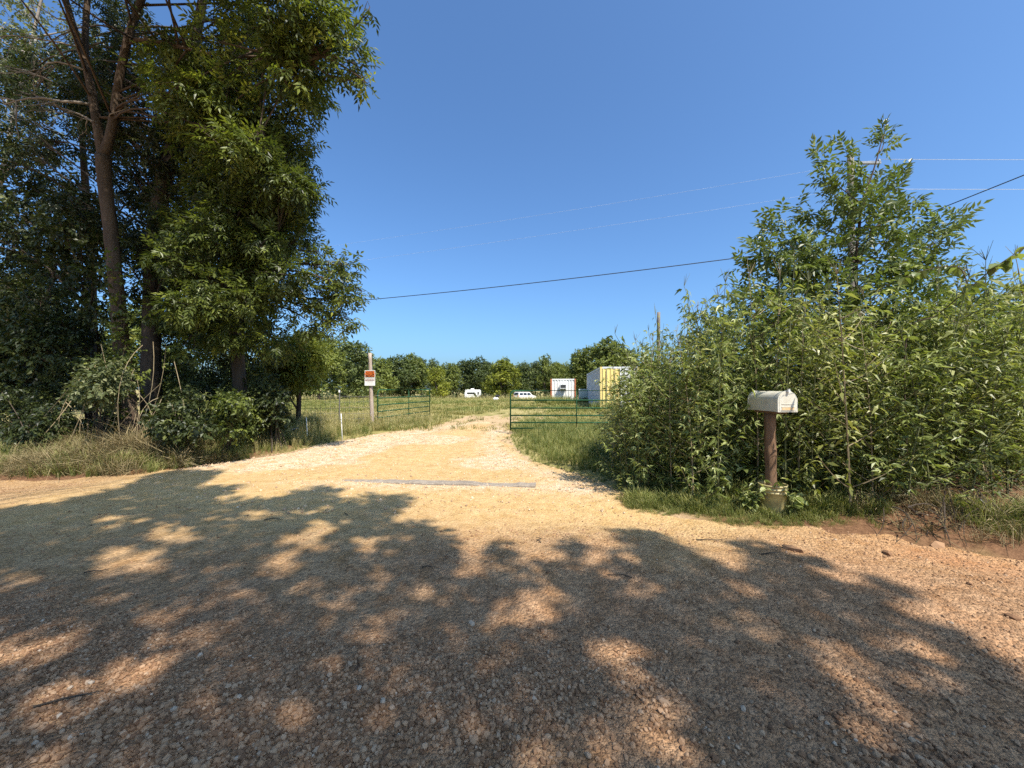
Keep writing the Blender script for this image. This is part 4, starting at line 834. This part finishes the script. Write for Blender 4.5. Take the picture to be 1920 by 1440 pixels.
# ------------------------------------------------------------------ farm gates, posts, signs, wire fence
RAILZ = [.20, .385, .615, .855, 1.11, 1.42]
def gate(label, p0, p1, z0):
    d = np.array(p1) - np.array(p0); L = float(np.linalg.norm(d)); root = thing('farm_gate', label, 'gate', (p0[0], p0[1], z0), math.atan2(d[1], d[0])); zb, zt = RAILZ[0] - .06, RAILZ[-1]
    c = .14; pts = [(0, 0, zb), (0, 0, zt - c), (.02, 0, zt - .07), (.07, 0, zt - .02), (c, 0, zt), (L - c, 0, zt), (L - .07, 0, zt - .02), (L - .02, 0, zt - .07), (L, 0, zt - c), (L, 0, zb)]
    mb = MB(); mb.tube(pts, .024, 8); mb.build('frame', M['gate'], root, True)
    for z in RAILZ[:-1]: mb = MB(); mb.tube([(.02, 0, z), (L - .02, 0, z)], .021, 8); mb.build('rail', M['gate'], root, True)
    for x_ in (L * .46,): mb = MB(); mb.tube([(x_, -.03, zb), (x_, -.03, zt)], .017, 6); mb.build('brace', M['gate'], root, True)
    for z in (.45, 1.2):
        mb = MB(); mb.tube([(L - .02, 0, z), (L + .10, 0, z)], .012, 6); mb.build('hinge', M['steel'], root)
gate('green pipe farm gate at right, half hidden by the weeds', (-.05, 12.5), (4.6, 12.42), float(hgt(0, 12.5)))
gate('green pipe farm gate at left, swung open beside the sign post', (-4.0, 18.7), (-4.92, 14.1), float(hgt(-4.6, 15)) + .02)
def post(name, label, x, y, z1, r0, mat, lean=(0, 0)):
    z0 = float(hgt(x, y)); mb = MB(); zs = np.linspace(-.2, z1 - z0, 14); mb.tube(np.stack([lean[0] * zs, lean[1] * zs, zs], -1), np.linspace(r0, r0 * .85, 14), 10, wob=.10)
    return tag(mb.build(name, mat, None, True, (x, y, z0)), label, 'post')
post('sign_post', 'tall grey weathered wooden post carrying the two signs', -5.08, 14.0, 2.87, .075, M['post_wood'], (-.035, 0))
post('gate_post', 'tall thin wooden post sticking up above the weeds', 4.72, 12.45, 4.05, .06, M['pole_wood'], (.01, 0))
def text(body, size, loc, mat, parent, name='lettering'):
    c = bpy.data.curves.new(name, 'FONT'); c.body = body; c.size = size; c.align_x = 'CENTER'; c.align_y = 'CENTER'; c.extrude = .0008; c.offset = size * .018
    o = bpy.data.objects.new(name, c); COL.objects.link(o); c.materials.append(mat); me = bpy.data.meshes.new_from_object(o.evaluated_get(bpy.context.evaluated_depsgraph_get())); bpy.data.objects.remove(o); bpy.data.curves.remove(c)
    o = bpy.data.objects.new(name, me); COL.objects.link(o); me.materials.clear(); me.materials.append(mat); o.parent = parent; o.location = loc; o.rotation_euler = (R(90), 0, 0); return o
def plate(mb, w, h, y, t=.003): mb.box((-w / 2, y, -h / 2), (w / 2, y + t, h / 2))
sx_, sy_ = -5.13, 13.88
s1 = thing('trespass_sign', 'orange and black private property sign, upper one on the post', 'sign', (sx_, sy_, 2.10)); mb = MB(); plate(mb, .375, .27, 0); mb.build('board', M['sign_white'], s1)
mb = MB(); plate(mb, .335, .232, -.003); fb = mb.build('black_field', M['black'], s1)
for bd, sz, z in (('PRIVATE', .085, .070), ('PROPERTY', .080, .0), ('NO TRESPASSING', .046, -.070)): text(bd, sz, (0, -.0045, z), M['orange'], s1)
s2 = thing('warning_sign', 'white warning sign, lower one on the post', 'sign', (sx_, sy_, 1.815)); mb = MB(); plate(mb, .375, .26, 0); mb.build('board', M['sign_white'], s2)
mb = MB(); mb.box((-.165, -.003, .035), (.165, 0, .105)); mb.build('header_bar', M['sign_red'], s2); text('WARNING', .066, (0, -.0045, .069), M['sign_white'], s2)
for z, w in ((.005, .22), (-.035, .26), (-.075, .18)): mb = MB(); mb.box((-w / 2, -.002, z - .006), (w / 2, -.0005, z + .006)); mb.build('print_line', M['sign_grey'], s2)
# woven wire fence from the sign post to the trees
fa, fb_ = np.array([-5.15, 14.0]), np.array([-10.6, 12.9]); fl_ = np.linalg.norm(fb_ - fa); fd = (fb_ - fa) / fl_
fen = thing('wire_fence', 'rusty woven wire fence running left from the sign post', 'fence', (fa[0], fa[1], float(hgt(*fa))), math.atan2(fd[1], fd[0]))
for z in (.10, .24, .40, .58, .78, 1.0, 1.2):
    xs = np.linspace(0, fl_, 24); mb = MB(); mb.tube(np.stack([xs, 0 * xs, z + .012 * np.sin(xs * 2.1 + z * 9)], -1), .0045, 4); mb.build('line_wire', M['galv'], fen)
stay = MB(); stay.tube([(0, 0, .08), (0, 0, 1.21)], .0038, 4); stm = stay.mesh('stay_wire'); stm.materials.append(M['galv'])
for i in range(int(fl_ / .16)): o = link('stay_wire', stm, None, fen); o.location = (.16 * (i + .5), .002, 0)
for i, x_ in enumerate((1.05, 2.4, 4.0)):
    mb = MB(); mb.box((-.022, -.003, -.3), (.022, .003, 1.42)); mb.box((-.003, -.003, -.3), (.003, .035, 1.42)); o = mb.build('steel_post', M['galv'], fen); o.location = (x_, .03, 0)
    mb = MB(); mb.box((-.024, -.005, 1.34), (.024, .037, 1.43)); k_ = mb.build('white_tip', M['sign_white'], o)
for lab, px, py, h in (('thin white stake in the grass, nearer the drive', 643, 836, .78), ('thin white stake in the grass, nearer the shrubs', 578, 838, .66)):
    g = gpt(px, py - 6); mb = MB(); z0 = float(hgt(*g)); mb.tube([(0, 0, -.1), (-.03, 0, h * .5), (-.05, 0, h)], [.014, .013, .010], 6); tag(mb.build('marker_stake', M['sign_white'], None, True, (g[0], g[1], z0)), lab, 'stake')
mb = MB(); g = gpt(542, 826); mb.tube([(-.28, 0, .06), (0, 0, .10), (.25, .1, .16)], .022, 8); tag(mb.build('pipe', M['steel'], None, True, (g[0], g[1], float(hgt(*g)))), 'short grey metal pipe lying in grass at the shrub edge', 'pipe')

# ------------------------------------------------------------------ utility pole and lines
UP = np.array([14.2, 16.0]); uz = float(hgt(*UP)); up = thing('utility_pole', 'wooden utility pole standing behind the sapling', 'utility pole', (UP[0], UP[1], uz))
mb = MB(); zs = np.linspace(-.3, 11.4 - uz, 12); mb.tube(np.stack([0 * zs, 0 * zs, zs], -1), np.linspace(.16, .115, 12), 12); mb.build('pole', M['pole_wood'], up, True)
mb = MB(); mb.box((.08, -.05, 11.0 - uz), (1.25, .05, 11.09 - uz)); mb.tube([(.1, 0, 10.5 - uz), (.8, 0, 11.0 - uz)], .02, 6); mb.build('bracket_arm', M['steel'], up)
for x_, z in ((1.2, 11.09), (-.17, 9.85)): k_ = lathe([(.001, 0), (.05, 0), (.06, .03), (.04, .05), (.055, .08), (.02, .12), (.001, .12)], 10).build('insulator', M['steel'], up, True); k_.location = (x_, 0, z - uz)
def line(name, label, p0, p1, sag, rad, mat, group=None):
    t = np.linspace(0, 1, 40)[:, None]; p = np.array(p0) * (1 - t) + np.array(p1) * t; p[:, 2] -= (4 * sag * t * (1 - t))[:, 0]; mb = MB(); mb.tube(p - p[0], rad, 4); return tag(mb.build(name, mat, None, True, p[0]), label, 'wire', group)
line('power_line', 'upper thin power line from the pole to the left', (15.4, 16, 11.2), (-43, 34.5, 11.3), .5, .0032, M['alu'])
line('power_line', 'lower thin power line from the pole to the left', (14.05, 16, 9.95), (-43, 34.5, 10.0), .5, .0032, M['alu'])
line('power_line', 'upper bright power line from the pole to the right edge', (15.4, 16, 11.2), (70, 15.2, 11.6), .3, .0085, M['alu'])
line('power_line', 'lower bright power line from the pole to the right edge', (14.05, 16, 9.95), (70, 15.2, 10.4), .3, .0085, M['alu'])
line('service_cable', 'thick black cable crossing the open sky left of the pole', (14.1, 15.9, 7.65), (-43, 34.5, 8.2), .9, .020, M['cable'])
line('service_cable', 'thick black cable climbing from the pole to the right edge', (14.25, 15.9, 7.65), (16.2, -34, 8.2), .3, .016, M['cable'])

# ------------------------------------------------------------------ shipping containers
def corrugated(w, h, n, depth, horizontal_axis='x'):
    """vertical ribs along X from -w/2..w/2, face toward -Y"""
    mb = MB(); p = w / n; xs, ys = [], []
    for i in range(n):
        x0 = -w / 2 + i * p
        xs += [x0, x0 + .30 * p, x0 + .45 * p, x0 + .80 * p, x0 + .95 * p]; ys += [0, 0, depth, depth, 0]
    xs.append(w / 2); ys.append(0); k = len(xs); v = [(x_, y_, 0) for x_, y_ in zip(xs, ys)] + [(x_, y_, h) for x_, y_ in zip(xs, ys)]
    mb.add(v, [(i, i + 1, k + i + 1, k + i) for i in range(k - 1)]); return mb
def container(name, label, loc, rz, L, H, side, end, post_m, doors=None):
    W = 2.44; root = thing(name, label, 'container', loc, rz); fr = .14
    for sgx in (-1, 1):
        for sgy in (0, 1):
            mb = MB(); x_ = sgx * (W / 2 - fr / 2); y_ = sgy * L + (fr / 2 if sgy == 0 else -fr / 2); mb.box((x_ - fr/2, y_ - fr/2, .0), (x_ + fr/2, y_ + fr/2, H)); mb.build('corner_post', post_m, root)
        o = corrugated(L - 2 * fr, H - .28, int(L / .28), .045).build('side_wall', side, root); o.location = (sgx * (W / 2 - .02), L / 2, .14); o.rotation_euler = (0, 0, R(90) * sgx)
        for z in (0, H - .12):
            mb = MB(); mb.box((sgx * (W/2 - .05) - .045, fr, z), (sgx * (W/2 - .05) + .045, L - fr, z + .12)); mb.build('side_rail', side, root)
    for y_ in (0.05, L - .05):
        for z in (0, H - .12): mb = MB(); mb.box((-W/2 + fr, y_ - .045, z), (W/2 - fr, y_ + .045, z + .12)); mb.build('end_rail', end if z else post_m, root)
    o = corrugated(W - 2 * fr, H - .24, 9, .045).build('end_wall', end, root); o.location = (0, L - .02, .12); o.rotation_euler = (0, 0, R(180))
    if not doors: o = corrugated(W - 2 * fr, H - .24, 8, .05).build('end_wall', end, root); o.location = (0, .02, .12)
    else:
        for i, dm in enumerate(doors):
            w = (W - 2 * fr) / 2 - .012; o = corrugated(w, H - .26, 4, .035).build('door', dm, root); o.location = ((-1 if i == 0 else 1) * (W - 2 * fr) / 4, .0, .13)
            for x_ in (-.28, .22):
                mb = MB(); mb.tube([(x_, -.035, .02), (x_, -.035, H - .3)], .017, 6); rod = mb.build('lock_rod', M['steel'], o); k_ = MB(); k_.box((x_ - .03, -.06, .95), (x_ + .22, -.045, 1.0)); k_.build('lock_handle', M['steel'], root).location = o.location
            k_ = MB(); k_.box((-w/2 - .01, -.012, 0), (-w/2 + .012, -.002, H - .26)); k_.build('gasket', M['dark'], o)
    mb = MB(); mb.box((-W/2 + .03, .03, H - .05), (W/2 - .03, L - .03, H - .015)); mb.build('roof', side, root); mb = MB(); mb.box((-W/2 + .05, .05, .06), (W/2 - .05, L - .05, .1)); mb.build('floor', M['dark'], root); return root
c1 = container('shipping_container', 'white corrugated container with rusty corners and air conditioner', (4.95, 37.2, .02), R(-7.5), 6.06, 2.55, M['white_paint'], M['white_paint'], M['rust_paint'])
mb = MB(); mb.box((-.31, -.50, 1.60), (.31, .02, 2.02)); ac = mb.build('air_conditioner', M['white_clean'], c1); mb = MB(); mb.box((-.26, -.503, 1.65), (.26, -.50, 1.97)); mb.build('grille', M['dark'], ac)
for i in range(6): mb = MB(); mb.box((-.26, -.508, 1.67 + i * .05), (.26, -.504, 1.68 + i * .05)); mb.build('grille_slat', M['steel'], ac)
yc = np.array([5.62, 24.5]); yd = np.array([math.cos(R(-7)), math.sin(R(-7))]) * 1.22
container('shipping_container', 'tall yellow and white container end beside the weeds', (yc[0] + yd[0], yc[1] + yd[1], .13), R(-7), 12.19, 2.86, M['container_grey'], M['container_grey'], M['yellow_paint'], [M['yellow_paint'], M['white_clean']])
# pale appliance between the containers
tk = thing('chest_freezer', 'pale green box shaped appliance standing between the two containers', 'appliance', (6.75, 36.2, float(hgt(6.75, 36.2))), R(-8)); mb = MB(); mb.box((-.45, -.35, .08), (.45, .35, 1.25)); mb.build('cabinet', M['tank'], tk); mb = MB(); mb.box((-.47, -.37, 1.255), (.47, .37, 1.36)); mb.build('lid', M['tank'], tk)
for x_ in (-.38, .38): mb = MB(); mb.box((x_ - .03, -.3, 0), (x_ + .03, .3, .08)); mb.build('foot', M['dark'], tk)

# ------------------------------------------------------------------ van, camper, bag far out in the field
def extrude_profile(prof, w0, w1, z0, z1):
    """side profile in XZ, width tapering from w0 at z0 to w1 at z1"""
    prof = np.array(prof); n = len(prof); wz = np.interp(prof[:, 1], [z0, z1], [w0, w1]); mb = MB()
    v = [(x_, -w / 2, z) for (x_, z), w in zip(prof, wz)] + [(x_, w / 2, z) for (x_, z), w in zip(prof, wz)]; c = prof.mean(0)
    v += [(c[0], -np.interp(c[1], [z0, z1], [w0, w1]) / 2, c[1]), (c[0], np.interp(c[1], [z0, z1], [w0, w1]) / 2, c[1])]
    mb.add(v, [(i, n + i, n + (i + 1) % n, (i + 1) % n) for i in range(n)], [(i, (i + 1) % n, 2 * n) for i in range(n)] + [(n + (i + 1) % n, n + i, 2 * n + 1) for i in range(n)]); return mb
def wheel(parent, x_, y_, r0=.34, w=.22):
    mb = MB(); th = np.linspace(0, 1, 2); mb.tube([(x_, y_ - w / 2, r0), (x_, y_ + w / 2, r0)], r0, 18); o = mb.build('wheel', M['dark'], parent); mb = MB(); mb.tube([(x_, y_ - w / 2 - .012, r0), (x_, y_ + w / 2 + .012, r0)], r0 * .55, 14); mb.build('rim', M['steel'], o)
vx, vy = 2.75, 84.0; van = thing('parked_van', 'white van parked far back in the field left of the white container', 'van', (vx, vy, float(hgt(vx, vy))), R(38))
extrude_profile([(-2.4, .35), (-2.45, .9), (-2.36, 1.25), (-2.2, 1.82), (-2.0, 1.92), (.5, 1.92), (.8, 1.86), (1.5, 1.2), (2.35, 1.05), (2.5, .85), (2.5, .35)], 1.95, 1.62, .9, 1.92).build('body', M['white_clean'], van)
for x0, x1, z1 in ((-2.12, -1.2, 1.72), (-1.08, -.12, 1.72), (0, .78, 1.72)):
    for sg in (-1, 1):
        mb = MB(); yo = lambda z: sg * (np.interp(z, [.9, 1.92], [1.95, 1.62]) / 2 + .006); x1b = x1 + (.35 if x1 > .5 else 0)
        mb.add([(x0, yo(1.2), 1.2), (x1b, yo(1.2), 1.2), (x1, yo(z1), z1), (x0 + .04, yo(z1), z1)], [(0, 1, 2, 3)]); mb.build('window', M['glass'], van)
for px_, nm in ((-1, 'rear_window'), (1, 'windscreen')):
    mb = MB(); a_, b_ = ((-2.385, 1.27), (-2.225, 1.78)) if px_ < 0 else ((1.47, 1.25), (.86, 1.82)); mb.add([(a_[0], -.72, a_[1]), (a_[0], .72, a_[1]), (b_[0], .66, b_[1]), (b_[0], -.66, b_[1])] + np.array([.012 * px_, 0, .012]), [(0, 1, 2, 3)]); mb.build(nm, M['glass'], van)
for x_ in (-1.55, 1.6):
    for y_ in (-.84, .84): wheel(van, x_, y_)
for y_ in (-.8, .8): mb = MB(); mb.box((-2.47, y_ - .09, .9), (-2.40, y_ + .09, 1.25)); mb.build('tail_light', M['orange'], van)
mb = MB(); mb.box((-2.55, -.9, .38), (-2.42, .9, .6)); mb.build('bumper', M['steel'], van)
cx_, cy_ = -9.2, 91.0; cp = thing('camper_trailer', 'small white camper trailer at the far edge of the field', 'camper', (cx_, cy_, float(hgt(cx_, cy_))), R(4))
extrude_profile([(-1.85, .55), (-1.95, .9), (-1.85, 2.3), (-1.7, 2.42), (1.55, 2.42), (1.8, 2.25), (1.9, 1.4), (1.6, .6)], 2.1, 2.05, .5, 2.4).build('body', M['white_clean'], cp)
for x0, x1, z0, z1 in ((-1.4, .45, 1.35, 1.75), (1.05, 1.35, 1.25, 1.85)): mb = MB(); mb.box((x0, -1.062, z0), (x1, -1.045, z1)); mb.build('window', M['glass'], cp)
mb = MB(); mb.box((.65, -1.063, .62), (.72, -1.05, 2.1)); mb.box((1.42, -1.063, .62), (1.46, -1.05, 2.1)); mb.build('door_frame', M['steel'], cp)
mb = MB(); mb.box((-.5, -.35, 2.42), (.25, .35, 2.68)); mb.build('roof_vent', M['white_clean'], cp)
mb = MB(); mb.box((-1.9, -1.058, .95), (1.75, -1.048, 1.02)); mb.build('trim_stripe', M['steel'], cp)
for y_ in (-.9, .9): wheel(cp, 0, y_, .33)
mb = MB(); mb.tube([(1.6, 0, .5), (2.7, 0, .45)], .05, 6); mb.build('hitch', M['steel'], cp)
bx_, by_ = -1.75, 42.0; bz = float(hgt(bx_, by_)); bag = thing('discarded_bag', 'white bundle with dark top lying in the field grass', 'bag', (bx_, by_, bz)); bm = bmesh.new(); bmesh.ops.create_icosphere(bm, subdivisions=3, radius=.27); r2 = random.Random(4)
for v_ in bm.verts: v_.co *= 1 + .25 * math.sin(v_.co.x * 11 + 1) * math.sin(v_.co.y * 9) + r2.uniform(-.05, .05); v_.co.z = v_.co.z * .8 + .28
me = bpy.data.meshes.new('sack'); bm.to_mesh(me); bm.free(); link('sack', me, M['sign_white'], bag)
bm = bmesh.new(); bmesh.ops.create_icosphere(bm, subdivisions=2, radius=.2)
for v_ in bm.verts: v_.co *= 1 + r2.uniform(-.15, .15); v_.co.x *= 1.3; v_.co.z = v_.co.z * .6 + .6; v_.co.x += .15
me = bpy.data.meshes.new('dark_top'); bm.to_mesh(me); bm.free(); link('dark_top', me, M['dark'], bag)

# ------------------------------------------------------------------ far trees
def far_tree(seed, H=10., W=7., low=.12, n=26, per=34):
    r = np.random.default_rng(seed); tk, cr = MB(), MB(); sp = spline([(0, 0, -.3), (r.normal(0, .15), r.normal(0, .15), H * .25), (r.normal(0, .4), r.normal(0, .4), H * .6), (r.normal(0, .5), r.normal(0, .5), H * .9)], 5)
    tk.tube(sp, np.linspace(H * .022, H * .004, len(sp)), 7)
    for i in range(n):
        z = H * (low + .12 + (.92 - low - .12) * (i + .5) / n); prof = math.sin(math.pi * np.clip((z / H - low + .12) / (1.10 - low), 0, 1)) ** .7; a = r.random() * 6.28; rr_ = W * .5 * prof * r.uniform(.2, .85)
        c = np.array([math.cos(a) * rr_, math.sin(a) * rr_, z]); rad = W * r.uniform(.11, .21)
        p0 = sp[np.abs(sp[:, 2] - z * .75).argmin()]; tk.tube(bez(p0, (p0 + c) / 2 + [0, 0, .3], c, 5), np.linspace(H * .007, .02, 5), 4)
        P, Dv = lobe_points(c, rad, int(per * 1.9 * rad * rad) + 12, r, .85, .2); foliage(cr, P, Dv, CLUMP, (.35, .8), .42 + r.normal(0, .12), .14, .5, r)
    return tk.mesh('trunk', True), cr.mesh('crown')
FT = [far_tree(500 + i, 10, w, lo) for i, (w, lo) in enumerate(((7, .1), (8, .05), (6, .16), (7.5, .0), (5.5, .2), (8.5, .06)))]
FTm = {}
def far_variant(i, key):
    if (i, key) not in FTm:
        t, c = FT[i]; t2, c2 = t.copy(), c.copy(); t2.materials.append(M['bark_dark'] if key != 'pale' else M['bark_pale']); c2.materials.append(M[key]); FTm[(i, key)] = (t2, c2)
    return FTm[(i, key)]
FAR = [  # px, top py, depth, width factor, variant, leaf material, label
 (520, 645, 40, .95, 0, 'far_mid', 'mid green tree behind the yellowing tree at left'), (598, 618, 44, 1.0, 1, 'far_mid', 'tall green tree rising right behind the left boughs'), (648, 628, 50, 1.1, 5, 'far_dark', 'dark green tree left of the sign post'), (684, 650, 62, 1.1, 3, 'far_mid', 'green tree directly behind the sign post'),
 (714, 664, 78, 1.0, 0, 'far_mid', 'green tree just right of the sign post'), (742, 660, 90, 1.1, 5, 'far_dark', 'dark round tree above the middle of the left gate'), (770, 657, 95, 1.0, 1, 'far_mid', 'tall tree above the right half of the left gate'), (790, 661, 99, .9, 2, 'far_dark', 'narrow dark tree behind the yellow green tree above the gate end'),
 (818, 679, 80, 1.15, 3, 'far_yellow', 'yellow green bushy tree right of the left gate'), (812, 664, 104, .8, 4, 'far_dark', 'small dark treetop peeking over the yellow green tree'), (850, 672, 100, 1.0, 2, 'far_mid', 'green tree left of the camper'), (872, 668, 106, 1.0, 0, 'far_dark', 'dark tree directly behind the camper'), (893, 664, 103, 1.0, 5, 'far_dark', 'dark tree just right of the camper'), (912, 672, 108, 1.0, 1, 'far_dark', 'dark tree behind the broad bright tree'),
 (940, 668, 86, 1.25, 1, 'far_yellow', 'broad bright green tree between camper and van'), (948, 662, 106, .8, 4, 'far_mid', 'treetop above the broad bright tree'), (985, 672, 100, 1.0, 0, 'far_dark', 'dark tree directly behind the van'), (1003, 668, 104, .9, 2, 'far_dark', 'dark narrow tree right of the van'), (1022, 657, 98, .8, 4, 'far_mid', 'thin open tree left of the white container'), (1045, 673, 100, 1.0, 1, 'far_mid', 'green tree behind the white container'), (1066, 672, 84, .9, 3, 'far_mid', 'low green tree at right of the white container'),
 (1086, 655, 70, 1.0, 0, 'far_mid', 'green tree between the two containers'), (1112, 640, 62, 1.0, 5, 'far_mid', 'large tree behind the yellow container, left half'), (1138, 628, 58, 1.1, 1, 'far_mid', 'tallest tree behind the yellow container'), (1172, 644, 60, 1.0, 0, 'far_dark', 'dark tree right of the yellow container above the weeds'),
 (1230, 668, 66, 1.1, 5, 'far_mid', 'tree behind the weeds left of the mailbox'), (1310, 672, 70, 1.1, 1, 'far_dark', 'tree hidden behind the weeds near the mailbox'), (1400, 676, 74, 1.1, 3, 'far_mid', 'tree hidden behind the weeds at the sapling'),
 (1700, 660, 46, 1.2, 1, 'far_mid', 'tree seen through the weeds right of the sapling'), (1860, 650, 42, 1.2, 0, 'far_dark', 'tree seen through the weeds near the right edge'), (1945, 530, 26, 1.1, 5, 'far_dark', 'dark treetop above the weeds at the right edge'),
 (728, 672, 104, 1.2, 1, 'far_mid', 'distant tree filling behind the left gate'), (832, 676, 110, 1.2, 5, 'far_mid', 'distant tree filling behind the yellow green tree'), (925, 674, 112, 1.2, 0, 'far_mid', 'distant tree filling left of the broad bright tree'), (968, 674, 112, 1.2, 3, 'far_mid', 'distant tree filling right of the broad bright tree'), (1034, 672, 112, 1.2, 5, 'far_dark', 'distant tree filling left behind the white container'), (1096, 668, 90, 1.2, 1, 'far_mid', 'distant tree filling behind the gap of the containers'),
 (-120, 500, 20, 1.1, 1, 'far_dark', 'roadside tree just outside the left edge, first in the row'), (-420, 480, 19, 1.1, 5, 'far_mid', 'roadside tree outside the left edge, second in the row'), (-800, 480, 19, 1.1, 0, 'far_dark', 'roadside tree outside the left edge, last in the row'),
 (440, 650, 36, 1.1, 5, 'far_dark', 'tree behind the drooping bough tree at left'), (330, 640, 32, 1.1, 1, 'far_mid', 'tree seen through gaps right of the forked trunk'), (150, 600, 26, 1.1, 0, 'far_mid', 'tree seen through gaps left of the forked trunk'), (10, 560, 24, 1.1, 5, 'far_mid', 'tree seen through gaps at the left edge'), (240, 560, 30, 1.0, 2, 'far_mid', 'tree seen through gaps behind the forked trunk')]
r = np.random.default_rng(808)
for px, py, d, wf, vi_, key, lab in FAR:
    p = at(px, py + 7, d); z0 = float(hgt(p[0], d)); H = p[2] - z0; tm, cm = far_variant(vi_, key); root = thing('field_tree', lab, 'tree', (p[0], d, z0), r.random() * 6.28, 'trees round the field'); s = H / 10; root.scale = (s * wf, s * wf, s)
    link('trunk', tm, None, root); tag(link('crown', cm, None, root), kind='stuff')
# dark brush under the far tree line, one mass
n = 2600; xs = r.uniform(-62, 30, n); ds = r.uniform(88, 108, n) - .35 * np.maximum(0, -xs - 20); ds = np.where(xs > 9, ds - 30 * smooth(9, 16, xs), ds); k = ds > 52; xs, ds = xs[k], ds[k]
br_ = MB(); hz = hgt(xs, ds) + r.random(len(xs)) ** 1.5 * 2.4; foliage(br_, np.stack([xs, ds, hz], -1), r.normal(0, 1, (len(xs), 3)), CLUMP, (.7, 1.3), .25, .15, .5, r); tag(br_.build('brush', M['far_dark']), 'dark tangled brush along the foot of the far trees', 'brush', kind='stuff')
# weeds round the containers
WEED = [(c.mesh('weed_clump')) for c in [tuft(30, .8, .35, .03, .4, 900 + i) for i in range(4)]]
for w in WEED: w.materials.append(M['grass_green'])
x, y = sample(900, 2.2, 9.5, 21, 36.6); k = (np.abs(y - (23.9 + .1 * x)) < .9) & (x > 5) | ((y > 34.5) & (x < 8.5)) | ((x < 5.0) & (np.abs(y - 33) < 2) & (x > 3)); x, y = x[k], y[k]
gscatter('container_weeds', x, y, asset('weed_clump', WEED), 4, 'rank green weeds growing round the two containers', 'weeds', .6, 1.1)
# dropped twigs on the road
for i, (px, py, L, a) in enumerate(((185, 1068, .16, .3), (650, 962, .14, 2.2), (805, 1066, .12, .1), (1010, 1018, .12, 1.9), (1160, 1083, .2, 2.8), (1330, 1011, .3, .05), (515, 975, .2, .2), (140, 1320, .25, .4), (1440, 1040, .2, .3))):
    g = gpt(px, py); mb = MB(); rr = np.random.default_rng(i); pts = np.array([(-L/2, 0, .012), (-.1*L, rr.normal(0, .012), .02), (.2*L, rr.normal(0, .015), .014), (L/2, rr.normal(0, .02), .018)]); mb.tube(pts, [.006, .005, .004, .002], 5)
    o = tag(mb.build('twig', M['bark_dark'], None, True, (g[0], g[1], float(hgt(*g)) + .006)), 'small dark dropped twig on the road', 'twig', 'twigs dropped on the road'); o.rotation_euler = (0, 0, a)
mb = MB(); g = gpt(671, 1254); mb.add([(-.02, 0, .0), (0, .005, .03), (.005, 0, .085), (.022, .002, .03)], [(0, 3, 2, 1)]); tag(mb.build('dead_leaf', M['leaf_brown'], None, False, (g[0], g[1], float(hgt(*g)) + .006)), 'single dark dead leaf standing on the gravel in shade', 'leaf')
